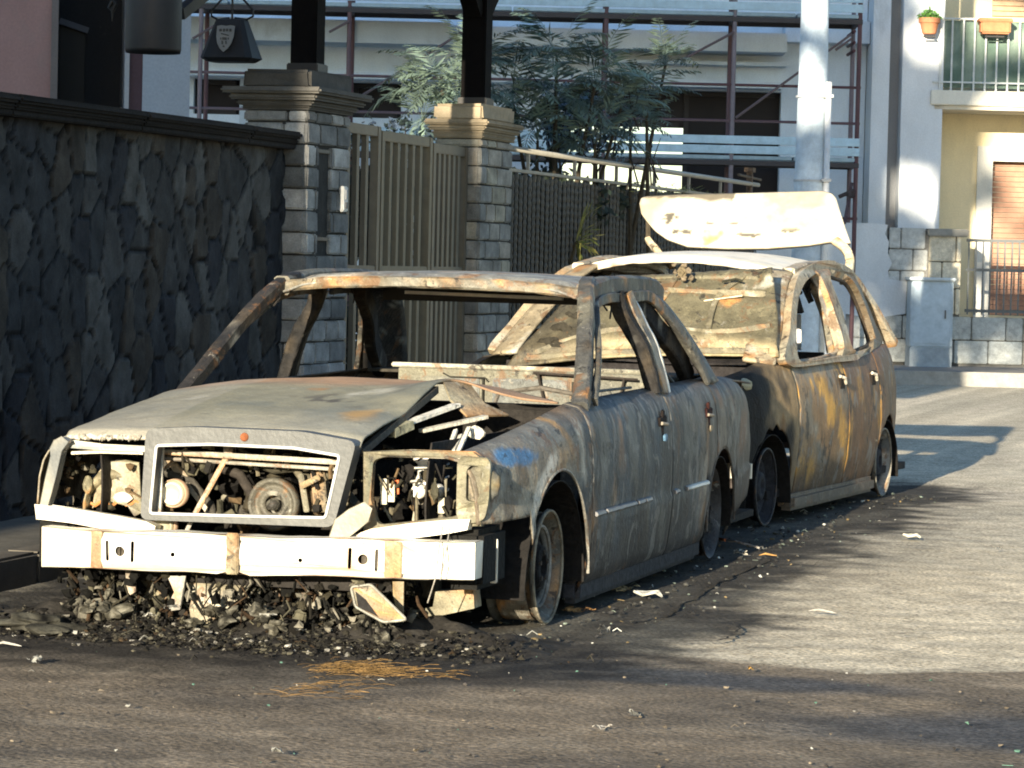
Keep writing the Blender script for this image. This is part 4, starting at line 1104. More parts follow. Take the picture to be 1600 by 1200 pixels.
for s in (1, -1):
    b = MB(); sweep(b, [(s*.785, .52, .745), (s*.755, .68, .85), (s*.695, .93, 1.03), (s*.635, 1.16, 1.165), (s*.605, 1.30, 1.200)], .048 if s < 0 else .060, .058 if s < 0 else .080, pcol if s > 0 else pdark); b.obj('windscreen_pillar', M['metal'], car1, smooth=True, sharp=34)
    b = MB(); sweep(b, [(s*.622, 1.18, 1.172), (s*.615, 1.5, 1.20), (s*.61, 2.0, 1.205), (s*.605, 2.35, 1.192), (s*.59, 2.55, 1.16)], .065, .075, pcol); b.obj('roof_rail', M['metal'], car1, smooth=True, sharp=34)
    # front door frame
    b = MB(); sweep(b, [(s*.805, .66, .775), (s*.765, .86, .93), (s*.69, 1.12, 1.075), (s*.655, 1.26, 1.135), (s*.645, 1.5, 1.155), (s*.645, 1.70, 1.15)], .022, .04, pcol, n=6); d = b.obj('door_window_frame', M['metal'], car1, smooth=True, sharp=34)
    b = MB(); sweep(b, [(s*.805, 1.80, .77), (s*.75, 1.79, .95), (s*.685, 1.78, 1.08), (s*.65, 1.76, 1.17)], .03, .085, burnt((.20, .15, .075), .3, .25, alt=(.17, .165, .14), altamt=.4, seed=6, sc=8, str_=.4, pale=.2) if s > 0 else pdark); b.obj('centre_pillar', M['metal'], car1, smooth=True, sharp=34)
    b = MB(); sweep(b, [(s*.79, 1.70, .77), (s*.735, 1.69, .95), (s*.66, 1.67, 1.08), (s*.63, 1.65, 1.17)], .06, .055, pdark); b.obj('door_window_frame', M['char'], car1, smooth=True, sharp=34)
    b = MB(); sweep(b, [(s*.812, 1.87, .77), (s*.76, 1.86, .95), (s*.695, 1.85, 1.08), (s*.655, 1.84, 1.155)], .014, .022, (.50, .49, .44)); b.obj('window_channel', M['pale'], car1, smooth=True, sharp=34)
    b = MB(); sweep(b, [(s*.642, 1.84, 1.155), (s*.642, 2.1, 1.16), (s*.650, 2.24, 1.142), (s*.690, 2.40, 1.065), (s*.752, 2.58, .925), (s*.80, 2.68, .79)], .022, .045, pcol); b.obj('door_window_frame', M['metal'], car1, smooth=True, sharp=34)
    # rear pillar panel
    nA = 14
    A_ = [(s*lerp(.628, .805, q**1.1), lerp(2.22, 2.72, q), lerp(1.172, .785, q**1.35)) for q in [i/nA for i in range(nA+1)]]
    B_ = [(s*lerp(.575, .735, q**1.2), lerp(2.50, 3.16, q), lerp(1.178, .785, q**1.4)) for q in [i/nA for i in range(nA+1)]]
    b = MB()
    def fnp(u, v, A_=A_, B_=B_):
        i = min(int(u*nA), nA-1); f_ = u*nA-i
        a = Vector(A_[i]).lerp(Vector(A_[i+1]), f_); c = Vector(B_[i]).lerp(Vector(B_[i+1]), f_)
        p = a.lerp(c, v); p.x += s*.018*math.sin(math.pi*v); return p
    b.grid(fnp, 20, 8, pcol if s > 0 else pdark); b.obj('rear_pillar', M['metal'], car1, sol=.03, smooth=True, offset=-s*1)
    # inner trim pillar hanging black
    b = MB(); sweep(b, [(s*.60, 2.1, 1.16), (s*.63, 2.33, 1.04), (s*.68, 2.52, .93), (s*.70, 2.72, .80)], .05, .09, pdark); b.obj('pillar_lining', M['char'], car1, smooth=True, sharp=34)
    # shredded wires in windows
    b = MB()
    for k in range(5):
        y_ = random.uniform(1.0, 2.4); z_ = 1.155
        b.tube([(s*.63, y_, z_), (s*.62, y_+random.uniform(-.03, .03), z_-.03), (s*.63, y_+random.uniform(-.05, .05), z_-random.uniform(.04, .09))], .004, (.05, .045, .04), n=4)
    b.obj('wire', M['char'], car1)
# roof
rcol = burnt((.24, .235, .20), .18, .12, alt=(.15, .15, .14), altamt=.45, seed=18, sc=4, pale=.3)
def roofz(x, y): return 1.206+.028*(1-(x/.62)**2)+.012*math.sin(math.pi*min(1, max(0, (y-1.2)/1.4)))+.004*fb(x, y, 0, 3, 2)-.03*sstep(.50, .63, abs(x))
b = MB(); b.grid(lambda u, v: (lerp(-.62, .62, u), lerp(1.16, 2.55, v)-.05*(1-(2*u-1)**2)*(1-v)+.04*(1-(2*u-1)**2)*v, roofz(lerp(-.62, .62, u), lerp(1.2, 2.6, v))-.03*sstep(.08, 0, v)-.03*sstep(.92, 1, v)), 40, 40, rcol)
b.obj('roof', M['metal'], car1, sol=.008, smooth=True, offset=-1)
b = MB(); hc = burnt((.15, .12, .075), .25, .25, alt=(.13, .13, .11), altamt=.4, seed=3, sc=9, pale=.15)
sweep(b, [(-.62, 1.20, 1.168), (-.4, 1.15, 1.190), (0, 1.12, 1.200), (.4, 1.15, 1.190), (.62, 1.20, 1.168)], .045, .045, hc, upv=(0, 0, 1)); b.obj('windscreen_header', M['metal'], car1, smooth=True, sharp=34)
b = MB(); sweep(b, [(-.58, 2.53, 1.155), (0, 2.58, 1.172), (.58, 2.53, 1.155)], .05, .06, (.55, .53, .46), upv=(0, 0, 1)); b.obj('rear_header', M['pale'], car1, smooth=True, sharp=34)
b = MB(); b.beam((-.46, 2.3, 1.146), (.24, 2.3, 1.136), .03, .014, (.75, .74, .68)); b.obj('sunlit_frame_strip', M['pale'], car1); b = MB(); b.beam((-.58, 2.38, 1.135), (.58, 2.38, 1.135), .05, .05, (.02, .02, .02)); b.obj('roof_cross_member', M['pale'], car1)  # pale strip paints the sunlit rear frame edge, dark bar its shaded header
# bonnet
hoodc_b = burnt((.215, .205, .145), -.25, .10, alt=(.15, .155, .125), altamt=.35, seed=9, sc=2.2, pale=.22)
def hoodcol(x, y, z):
    c = hoodc_b(x, y, z)
    c = mix(c, (.36, .22, .13), sstep(.08, .36, y+.10*fb(x, y, 0, 3, 6)+.05*x)*.85)
    c = mix(c, (.33, .31, .25), sstep(-.30, -.78, y+.07*fb(x, y, 0, 2.5, 12))*.55)
    c = mix(c, (.40, .24, .08), sstep(.55, 0, math.hypot((x-.26)/.16, (y+.42)/.30)+.35*fb(x, y, 0, 6, 1))*.8)
    c = mix(c, (.05, .045, .04), sstep(.35, .5, fb(x, y*.8, 0, 9, 4))*sstep(.5, .1, math.hypot((x-.12)/.7, (y+.15)/.5))*.8)
    if x < -.40: c = mix(c, (.33, .31, .26), .35)
    return c
def hoodz(x, y):
    t = (y+.80)/1.25
    zc = interp([(0, .688), (.06, .705), (.2, .735), (.5, .785), (.8, .825), (1, .842)], t)
    zs = interp([(0, .640), (.06, .665), (.2, .690), (.5, .732), (.8, .775), (1, .785)], t)
    q = abs(x)/.72
    z = lerp(zc, zs, q**2.4)
    z += .010*sstep(.36, .30, abs(x))*sstep(.5, .2, t)     # raised centre
    z += .006*fb(x, y, 0, 2.5, 3)
    # buckle on the car's left side
    if x > 0: z += .055*math.exp(-((x-.40)/.16)**2-((y-.10)/.26)**2)
    return z
hf = lambda x: -.80+.07*(abs(x)/.72)**3
hr = lambda x: .50-.10*(x/.75)**2
xr = lambda y: interp([(-.80, .37), (.06, .375), (.14, .40), (.22, .50), (.34, .66), (.45, .735)], y)
b = MB(); NU, NV = 90, 84
def hfn(u, v):
    y = lerp(-.80, .46, v); X0 = -.715-.02*v; X1 = xr(y)
    x = lerp(X0, X1, u); yy = lerp(hf(x), hr(x), v)
    z = hoodz(x, yy)
    if v < .03: z -= .018*(1-v/.03)
    return (x, yy, z)
b.grid(hfn, NU, NV, hoodcol); b.obj('bonnet', M['ash'], car1, sol=.007, smooth=True, offset=-1)
# folded edge of the bonnet and its ribs
b = MB()
pk = V(.385, .10, hoodz(.38, .10)-.008)
und = burnt((.16, .125, .08), .3, .2, alt=(.3, .28, .2), altamt=.3, seed=4, sc=12)
b.add([pk, V(.52, .17, .775), V(.60, .21, .735), V(.50, .02, .735), V(.43, .04, .79), V(.44, .22, .85)], [(0, 4, 1), (4, 3, 1), (3, 2, 1), (0, 1, 5)], und)
b.obj('bonnet_fold', M['metal'], car1, sol=.008)
b = MB(); b.beam((.36, -.75, .64), (.37, .06, .825), .02, .025, (.05, .045, .035)); b.beam((.36, -.35, .71), (.46, .02, .775), .035, .012, (.62, .60, .52)); b.beam((.40, -.20, .69), (.56, .05, .735), .03, .012, (.48, .46, .38)); b.beam((.36, -.42, .69), (.39, -.30, .715), .03, .03, (.25, .24, .16)); b.obj('bonnet_rib', M['metal'], car1)
# rough lip along the bonnet's front edge
b = MB()
for i in range(60):
    x = lerp(-.70, -.42, i/59); b.blob((x, hf(x)-.004, hoodz(x, hf(x))-.016+random.uniform(-.004, .004)), random.uniform(.005, .010), mix((.5, .48, .42), (.2, .18, .14), random.random()), sub=1)
b.obj('blistered_edge', M['rubble'], car1)
# grille frame (hollow, hangs a little crooked)
gy = -.845
def gp(px, py): p = P(px, py, Y=gy); return (p.x, p.z)
def rnd(poly, r=.02, n=4):
    out = []; k = len(poly)
    for i in range(k):
        p = Vector(poly[i]); a = Vector(poly[i-1]); c = Vector(poly[(i+1) % k])
        d1_, d2_ = (a-p), (c-p); rr = min(r, d1_.length*.4, d2_.length*.4); A1 = p+d1_.normalized()*rr; B1 = p+d2_.normalized()*rr
        for j in range(n+1):
            t = j/n; out.append(tuple((A1*(1-t)**2+p*2*t*(1-t)+B1*t*t)))
    return out
go = rnd([gp(228, 670), gp(300, 667), gp(470, 674), gp(557, 690), gp(521, 824), gp(370, 818), gp(219, 812)], .03)
gi = rnd([gp(245, 696), gp(330, 694), gp(460, 700), gp(531, 712), gp(509, 809), gp(370, 806), gp(235, 802)], .012)
gc = burnt((.095, .098, .094), -.2, .0, alt=(.075, .08, .08), altamt=.35, seed=3, sc=4, pale=.1)
gcol = lambda x, y, z: mix(gc(x, y, z), (.25, .10, .05), sstep(.03, .012, math.hypot(x+.035, z-.672)+.01*nz(x, y, z, 60)))
b = MB(); b.plate(go, [gi], lambda a, c: (a, gy, c), gcol, thick=.075, dirv=(0, 1, 0)); b.obj('grille_frame', M['pale'], car1, bev=.008)
b = MB(); b.tube([(p[0], gy-.004, p[1]) for p in gi], .005, (.6, .6, .57), n=6, closed=True); b.obj('grille_inner_edge', M['pale'], car1)
b = MB(); b.lathe([(0, .0), (-.003, .010), (0, .014), (.004, .015)], (P(382, 683, Y=gy).x, gy-.004, P(382, 683, Y=gy).z), 'Y', 16, (.2, .07, .03)); b.obj('badge_hole', M['rubble'], car1)
b = MB()
for px in (236, 240): b.beam(P(px+12, 698, Y=gy+.06), P(px+8, 802, Y=gy+.06), .012, .02, (.35, .34, .3))
b.obj('grille_bracket', M['metal'], car1)
# bumper beam
bcol = burnt(ZINC, .05, -.3, alt=(.66, .62, .50), altamt=.3, seed=30, sc=5, pale=.4)
def beamcol(x, y, z):
    c = bcol(x, y, z)
    c = mix(c, (.30, .18, .07), sstep(.1, .5, fb(x*1.0, y, z*5, 6, 3))*.7*sstep(.29, .20, z))
    c = mix(c, (.24, .21, .15), sstep(.25, .5, fb(x, y, z*2, 7, 18))*.6)
    c = mix(c, (.5, .40, .25), sstep(.25, .6, fb(x, y, z*4, 9, 8))*.5*sstep(.25, .0, abs(x-.1)))
    for px, w_, k in ((148, .03, .8), (364, .03, .6), (612, .04, .9)):
        X0 = BX[px]; c = mix(c, (.22, .10, .04), sstep(w_, w_*.75, abs(x-X0)+.004*nz(x, 0, z, 40))*k)
    return c
by = -.935
BX = {px: P(px, 865, Y=by).x for px in (148, 364, 612, 185, 567, 268, 468)}
def bz(x, top):  # edges traced
    px = 58+(x-P(58, 826, Y=by).x)/(P(735, 850, Y=by).x-P(58, 826, Y=by).x)*677
    yy = (826+(px-58)/677*24) if top else (886+(px-60)/673*22)
    return P(px, yy, Y=by).z
xl, xrr = P(58, 850, Y=by).x, P(735, 870, Y=by).x
outer = []
N_ = 40
for i in range(N_+1):
    x = lerp(xl, xrr, i/N_); outer.append((x, bz(x, True)))
for i in range(N_, -1, -1):
    x = lerp(xl, xrr, i/N_); dip = .006*(1 if abs(x-BX[364]) > .03 else -1); outer.append((x, bz(x, False)-dip*sstep(.2, .03, abs(x-BX[364]))))
def circ(cx, cz, r, n=16, sq=1): return [(cx+r*math.cos(2*math.pi*i/n), cz+r*sq*math.sin(2*math.pi*i/n)) for i in range(n)]
holes = []
for px, py in ((185, 861), (567, 875)):
    x = BX[px]; z = P(px, py, Y=by).z; holes.append(circ(x, z, .017))
    for s in (-1, 1): holes.append(rnd([(x+s*.046-.006, z-.035), (x+s*.046+.006, z-.035), (x+s*.046+.006, z+.035), (x+s*.046-.006, z+.035)], .005, 2))
for px, py in ((268, 867), (468, 875)):
    holes.append(circ(BX[px], P(px, py, Y=by).z, .008, 10))
b = MB(); t_ = MB()
b.plate(outer, holes, lambda a, c: (a, by+.045*(abs(a)/.8)**2.2, c), beamcol, thick=.004, dirv=(0, 1, 0))
zt_ = lambda x: bz(x, True); zl_ = lambda x: bz(x, False)
b.grid(lambda u, v: (lerp(xl, xrr, u), by+.045*(abs(lerp(xl, xrr, u))/.8)**2.2+.085*v, zt_(lerp(xl, xrr, u))+.002), 40, 2, beamcol)
b.grid(lambda u, v: (lerp(xl, xrr, u), by+.045*(abs(lerp(xl, xrr, u))/.8)**2.2+.085*v, zl_(lerp(xl, xrr, u))-.002), 40, 2, beamcol)
bk_ = MB(); bk_.grid(lambda u, v: (lerp(xl, xrr, u), by+.045*(abs(lerp(xl, xrr, u))/.8)**2.2+.075, lerp(zl_(lerp(xl, xrr, u)), zt_(lerp(xl, xrr, u)), v)), 40, 2, (.003, .003, .003)); bk_.obj('beam_hole_backing', M['char'], car1)  # near-black sheet paints the deep shade inside the beam holes
for x in (xl, xrr): b.box((x, by+.045+.045, (zl_(x)+zt_(x))/2), (.004, .09, zt_(x)-zl_(x)), beamcol)
b.jitter(.006, 4); b.jitter(.002, 18); bb = b.obj('bumper_beam', M['pale'], car1)
b = MB()
for px, w_ in ((364, .022),):
    x = BX[px]; b.box((x, by-.004, (zl_(x)+zt_(x))/2+.003), (w_*2, .012, (zt_(x)-zl_(x))+.012), burnt((.20, .16, .09), .2, .2, alt=(.13, .11, .07), seed=2, sc=12), bev=.004)
for px, w_ in ((148, .020), (612, .030)):
    b.obj('strap', M['metal'], bb); b = MB(); x = BX[px]; b.box((x, by+.045*(abs(x)/.8)**2.2-.002, (zl_(x)+zt_(x))/2), (w_*2, .006, (zt_(x)-zl_(x))-.004), burnt((.20, .11, .055), .3, -.2, alt=(.30, .22, .13), seed=2, sc=12), bev=.002)
b.obj('strap', M['metal'], bb)
for s in (-1, 1):
    b = MB(); b.box((s*.47, -.80, .30), (.10, .22, .08), vary((.08, .07, .055), .4, 8), bev=.01); b.obj('bumper_bracket', M['char'], car1)
# pale strips under the lamps
def strip(nm, pts, y0_, th, col):
    b = MB(); b.plate([(P(*p, Y=y0_).x, P(*p, Y=y0_).z) for p in pts], [], lambda a, c: (a, y0_, c), col, thick=th, dirv=(0, 1, 0)); return b.obj(nm, M['pale'], car1, bev=.003)
zc_ = burnt((.70, .67, .58), .05, -.2, alt=(.6, .56, .44), altamt=.3, seed=5, sc=9)
strip('lower_panel', [(55, 789), (120, 797), (180, 807), (228, 816), (243, 822), (240, 833), (180, 829), (110, 817), (57, 811)], -.82, .05, zc_)
strip('lower_panel', [(520, 848), (580, 826), (640, 818), (700, 812), (733, 812), (730, 828), (700, 834), (640, 841), (560, 848)], -.82, .05, zc_)
strip('crumpled_plate', [(512, 846), (523, 812), (545, 795), (568, 786), (580, 795), (576, 815), (560, 826), (540, 842)], -.86, .012, burnt((.24, .225, .18), .0, 0, alt=(.17, .16, .12), seed=7, sc=12, pale=.1))
strip('lower_panel', [(140, 822), (250, 830), (330, 834), (480, 840), (560, 846), (560, 852), (330, 842), (140, 832)], -.80, .04, vary((.2, .18, .14), .4, 8))
# right-hand corner post (picture left)
strip('lamp_frame', [(96, 683), (108, 690), (97, 705), (88, 745), (80, 775), (73, 792), (62, 790), (70, 750), (79, 712), (78, 700), (84, 688)], -.80, .04, burnt((.22, .215, .18), .1, .1, seed=8, sc=12, pale=0))
strip('lamp_panel', [(100, 686), (160, 694), (226, 697), (226, 706), (160, 704), (110, 700)], -.76, .02, burnt((.46, .44, .36), .1, .1, seed=8, sc=12))
# left-hand lamp surround with the indicator opening
def PXZ(px, py, y=-.78): p = P(px, py, Y=y); return (p.x, p.z)
lo = [PXZ(*p) for p in [(568, 706), (640, 704), (738, 707), (752, 716), (752, 822), (700, 822), (640, 826), (568, 834)]]
li = rnd([PXZ(*p) for p in [(583, 720), (600, 714), (728, 718), (722, 760), (716, 806), (640, 815), (590, 820), (579, 780)]], .02)
b = MB(); lc = burnt((.14, .125, .08), .2, .25, alt=(.08, .075, .05), seed=12, sc=8, pale=.1); b.plate(lo, [li], lambda a, c: (a, -.78, c), lc, thick=.03, dirv=(0, 1, 0)); b.obj('lamp_frame', M['metal'], car1, bev=.004)
# indicator corner bracket, wraps round the wing
def wrap(a, c):  # a = arc length along corner
    # a from 0 (front) to .19 (side)
    x = .715+a*.62; y = -.80+.0*a+ (a/.19)**2*.055
    return (x, y-.012, c)
ob = rnd([(.0, .455), (.0, .625), (.02, .645), (.15, .642), (.165, .62), (.16, .50), (.145, .44), (.10, .425), (.02, .43)], .02)
ib = rnd([(.05, .50), (.05, .60), (.07, .615), (.115, .612), (.125, .59), (.12, .52), (.10, .495)], .015)
b = MB(); b.plate(ob, [ib], wrap, burnt((.20, .185, .12), .1, .12, alt=(.12, .11, .075), seed=33, sc=8, pale=.2), thick=.02, dirv=(0, 1, 0)); b.obj('indicator_housing', M['metal'], car1, bev=.005)
b = MB(); b.blob((.80, -.73, .55), .05, burnt((.14, .12, .07), .2, .2, sc=12), sub=2, rough=.2, sq=(.8, .5, 1.1)); b.obj('indicator_bowl', M['char'], car1, smooth=True)

# ---- engine bay: inner wings, bulkhead, everything burnt
b = MB()
dkk = vary((.020, .018, .016), .5, 6)
b.box((0, .38, .50), (1.5, .03, .5), dkk); b.obj('bulkhead', M['char'], car1)
for s in (-1, 1):
    b = MB(); b.grid(lambda u, v, s=s: (s*(.60-.02*math.sin(v*3)), lerp(-.72, .40, u), lerp(.25, .68, v)), 10, 6, dkk); b.obj('inner_wing', M['char'], car1, sol=.006)
for s in (-1, 1):
  for yc, a, rr in ((.02, .375, .39), (2.82, .35, .33)):
    b = MB()
    b.grid(lambda u, v: (s*lerp(.56, cside(yc+a*math.cos(math.pi*u)*.98, .45)-.015, v), yc+a*math.cos(math.pi*u), .13+rr*math.sin(math.pi*u)), 22, 4, (.012, .011, .010))
    b.obj('wheel_well', M['char'], car1, sol=.004); b = MB(); b.grid(lambda u, v: (s*.56, yc+a*math.cos(math.pi*u)*v, .13+rr*math.sin(math.pi*u)*v), 22, 4, (.012, .011, .010))
    b.obj('wheel_well', M['char'], car1, sol=.004)
    # arch lip
    b = MB(); b.tube([(s*(cside(yc+a*1.02*math.cos(math.pi*u), .5)-.004), yc+(a+.01)*math.cos(math.pi*u), .16+(rr+.01)*math.sin(math.pi*u)) for u in [k/24*(.745 if yc < 1 else 1) for k in range(25)]], .006, vary((.20, .19, .16), .5, 8) if yc < 1 else (.06, .05, .04), n=6); b.obj('arch_lip', M['metal'], car1)
b = MB(); b.box((0, 1.9, .14), (1.54, 4.0, .03), dkk); b.box((0, -.2, .20), (1.0, 1.1, .05), dkk); b.box((0, 3.3, .22), (1.3, 1.1, .18), dkk); b.obj('floor_pan', M['char'], car1)
b = MB(); b.grid(lambda u, v: (lerp(-.74, .74, u), lerp(3.16, 3.90, v), .795-.03*v**2-.02*abs(2*u-1)**3), 20, 14, rearcol); b.obj('boot_lid', M['metal'], car1, sol=.008, smooth=True)
b = MB(); b.grid(lambda u, v: (lerp(-.70, .70, u), 3.89+.03*math.sin(math.pi*v), lerp(.22, .75, v)), 16, 10, rearcol); b.obj('rear_panel', M['metal'], car1, sol=.008)
b = MB(); b.box((0, 3.93, .33), (1.5, .07, .11), bcol, bev=.02); b.obj('rear_bumper_beam', M['pale'], car1)
# cowl and dashboard frame
b = MB(); b.box((0, .50, .74), (1.46, .10, .05), dkk, bev=.01); b.tube([(-.7, .78, .70), (.7, .78, .70)], .02, (.04, .035, .03)); b.obj('dashboard_frame', M['char'], car1)
b = MB(); b.tube([(.36+.16*math.cos(q*.33), 1.02+.10*math.sin(q*.33), .60+.12*math.sin(q*.33)) for q in range(19)], .009, (.05, .045, .04), n=6, closed=True); b.beam((.36, 1.0, .68), (.36, .6, .60), .04, .04, (.04, .035, .03)); b.obj('steering_wheel', M['char'], car1)
# rear seat back with pressed panels
b = MB(); sbc = burnt((.13, .125, .09), .12, .1, seed=44, sc=5, pale=.3)
b.box((.06, 2.42, .56), (1.16, .02, .52), sbc, bev=.005)
for x in (-.32, .08, .46): b.box((x, 2.404, .70), (.34, .012, .17), sbc, bev=.006)
b.box((.05, 2.43, .83), (1.2, .06, .02), sbc, bev=.005)
b.obj('rear_seat_back', M['metal'], car1)
b = MB()
for x in (-.13, .27, .29): b.box((x, 2.394, .73), (.008, .01, .10), (.03, .03, .025))
b.tube([(-.31, 2.39, .80), (-.28, 2.39, .785), (-.12, 2.39, .785), (-.11, 2.39, .77)], .004, (.03, .03, .025), n=4); b.obj('seat_latch', M['char'], car1)
b = MB(); b.box((0, 2.85, .80), (1.36, .75, .012), vary((.05, .045, .035), .4, 4)); b.obj('parcel_shelf', M['char'], car1)
# front seat frames
for x in (-.36, .36):
    b = MB(); sc_ = (.10, .09, .075)
    pts = [(x-.2, 1.32, .25), (x-.21, 1.46, .60), (x-.17, 1.52, .76), (x, 1.53, .785), (x+.17, 1.52, .76), (x+.21, 1.46, .60), (x+.2, 1.32, .25)]
    b.tube(pts, .011, sc_, n=6)
    for k in range(6): b.tube([(x-.2, 1.38+.02*k, .35+.06*k), (x-.1, 1.37+.02*k, .36+.06*k), (x, 1.40+.02*k, .35+.06*k), (x+.1, 1.37+.02*k, .34+.06*k), (x+.2, 1.38+.02*k, .35+.06*k)], .004, sc_, n=4)
    b.box((x, 1.1, .27), (.42, .45, .02), sc_); b.obj('seat_frame', M['char'], car1)
b = MB()
for (a, c) in (((.72, .95, .80), (.74, 1.5, .80)), ((.70, 1.0, .80), (.71, 1.05, .68)), ((.70, 1.18, .80), (.69, 1.15, .70)), ((.70, 1.3, .80), (.72, 1.33, .70)), ((.72, 2.0, .78), (.71, 2.2, .86)), ((.70, 2.2, .86), (.72, 2.4, .78))):
    b.tube([a, c], .006, (.12, .12, .11), n=5)
b.obj('window_winder', M['char'], car1)
b = MB()
for (a, c) in (((.10, 2.37, .815), (.56, 2.37, .80)), ((.30, 2.37, .81), (.31, 2.37, .70)), ((.31, 2.37, .74), (.27, 2.37, .70)), ((.12, 2.37, .81), (.15, 2.37, .69)), ((.50, 2.37, .80), (.48, 2.37, .69))): b.tube([a, c], .006, (.035, .03, .026), n=5)
b.obj('seat_wire', M['char'], car1)

# ---- wheels on bare rims
def rim(mb, cx, cy, cz, s, r, w_, col, inner):
    # s=+1 : outer face to +X
    mb.lathe([(0, r*1.0), (-.006, r*1.02), (-.014, r*.985), (-.02, r*.93), (-.05, r*.90), (-w_*.55, r*.80), (-w_*.8, r*.86), (-w_+.02, r*.93), (-w_+.006, r*1.0), (-w_, r*1.02), (-w_-.004, r*.98), (-w_+.03, r*.88), (-w_*.5, r*.76), (-.05, r*.85), (-.012, r*.93), (0, r)], (cx, cy, cz), 'X', 40, col, s)
    hub = MB(); hub.lathe([(-.06, r*.86), (-.055, r*.80), (-.04, r*.74), (-.035, r*.68), (-.05, r*.62), (-.058, r*.50), (-.045, r*.42), (-.02, r*.36), (-.015, r*.20), (-.03, r*.17), (-.03, 0)], (cx, cy, cz), 'X', 40, inner, s); return hub
tirec = burnt((.20, .18, .14), .35, .3, alt=(.10, .095, .085), altamt=.3, seed=40, sc=8, pale=.3)
for (x, y) in ((.81, .02), (-.81, .02), (.80, 2.82), (-.80, 2.82)):
    s = 1 if x > 0 else -1
    dark = y > 1
    wt = thing  # noqa
    b = MB(); cz = .215
    rc = burnt((.13, .118, .09), .1, .3, alt=(.07, .068, .06), seed=41, sc=8, pale=.05) if not dark else vary((.035, .033, .032), .4, 8)
    hub_ = rim(b, x, y, cz, s, .200, .175, rc, lambda X, Y, Z, y=y, cz=cz: mix((.007, .006, .006), (.20, .19, .165), sstep(.016, .008, abs(math.hypot(Y-y, Z-cz)-.140))) if not dark else (.02, .02, .02))
    wo = b.obj('wheel', M['metal'], car1, smooth=True); hub_.obj('wheel_disc', M['char'], wo, smooth=True)
    if not dark:
        b = MB(); b.tube([(x+s*.001, y+.198*math.cos(q*2*math.pi/40), cz+.198*math.sin(q*2*math.pi/40)) for q in range(40)], .0055, vary((.26, .23, .17), .5, 9), n=6, closed=True); b.obj('rim_edge', M['rubble'], wo)  # pale tube paints a highlight along the outer rim lip
        b = MB(); b.tube([(x-s*.030, y+.142*math.cos(q*2*math.pi/40), cz+.142*math.sin(q*2*math.pi/40)) for q in range(40)], .007, vary((.20, .19, .165), .4, 9), n=6, closed=True); b.obj('disc_ring', M['rubble'], wo)  # second pale ring, painted as the lit curve of the wheel disc
    b = MB()
    for k in range(5):
        an = 2*math.pi*k/5+.3; b.lathe([(-.012, 0), (-.010, .009), (-.03, .010)], (x, y+.05*math.cos(an), cz+.05*math.sin(an)), 'X', 8, (.06, .05, .04), s)
    b.obj('wheel_bolt', M['char'], wo)
    b = MB()  # cords of the burnt tyre
    for k in range(16):
        xx = x-s*(.035+.105*k/15)
        b.tube([(xx+.003*nz(q, k, 0, 3), y+(.190+.006*nz(q*.5, k, 0, 2))*math.cos(q*2*math.pi/36), cz+(.190+.006*nz(q*.5, k, 1, 2))*math.sin(q*2*math.pi/36)) for q in range(36)], .0038, tirec if not dark else (.02, .02, .02), n=4, closed=True)
    b.obj('tyre_cord', M['metal'], wo)
    b = MB(); b.lathe([(-.04, 0), (-.04, .09), (-.16, .10), (-.16, 0)], (x, y, cz), 'X', 24, (.02, .018, .016), s); b.tube([(x-s*.16, y, cz), (x-s*.5, y, cz+.02)], .03, (.03, .026, .02)); b.obj('brake', M['char'], car1)

# ---- engine bay clutter, traced roughly piece by piece
random.seed(33)
def E(px, py, y): return P(px, py, Y=y)
ecol = [(.12, .105, .07), (.07, .064, .042), (.26, .24, .18), (.035, .03, .02), (.11, .075, .04), (.012, .011, .010), (.05, .047, .032), (.010, .009, .008), (.012, .011, .010)]
def bcl(c, sd=0):
    c = shade(c, .45); return burnt(c, .15, .2, alt=shade(c, .5), altamt=.3, seed=sd, sc=14, pale=.3)
b = MB(); b.box((-.02, -.05, .44), (.50, .70, .34), vary((.014, .013, .011), .5, 10), bev=.04, jit=.006)
for i in range(90):
    x = random.uniform(-.34, .34); y = random.uniform(-.55, .25); z = random.uniform(.32, .62)
    if random.random() < .5: b.blob((x, y, z), random.uniform(.018, .05), shade(random.choice(ecol), random.uniform(.4, .9)), sub=2, rough=.4)
    else: b.box((x, y, z), (random.uniform(.02, .09), random.uniform(.02, .09), random.uniform(.02, .09)), shade(random.choice(ecol), random.uniform(.4, .9)), rot=(random.uniform(0, 3), random.uniform(0, 3), 0), bev=.005, jit=.003)
b.obj('engine_block', M['char'], car1)
b = MB()
for i in range(95):
    x = random.uniform(-.36, .27); y = random.uniform(-.70, -.56); z = random.uniform(.40, .655)
    if math.hypot(x-.06, z-.46) < .11: continue
    k = random.random()
    c = shade(random.choice(ecol), random.uniform(.5, 1.3))
    if k < .4: b.blob((x, y, z), random.uniform(.008, .028), c, sub=1, rough=.5, sq=(1, 1, random.uniform(.6, 1.8)))
    elif k < .75:
        p = V(x, y, z); q = p+V(random.uniform(-.05, .05), random.uniform(-.04, .04), random.uniform(-.09, .05)); q2 = q+V(random.uniform(-.03, .03), 0, random.uniform(-.06, .02))
        b.tube([p, q, q2], random.uniform(.003, .008), c, n=5)
    else: b.box((x, y, z), (random.uniform(.01, .05), .02, random.uniform(.01, .06)), c, rot=(0, random.uniform(-.6, .6), 0), bev=.003, jit=.004)
b.obj('burnt_hoses', M['rubble'], car1)
b = MB()
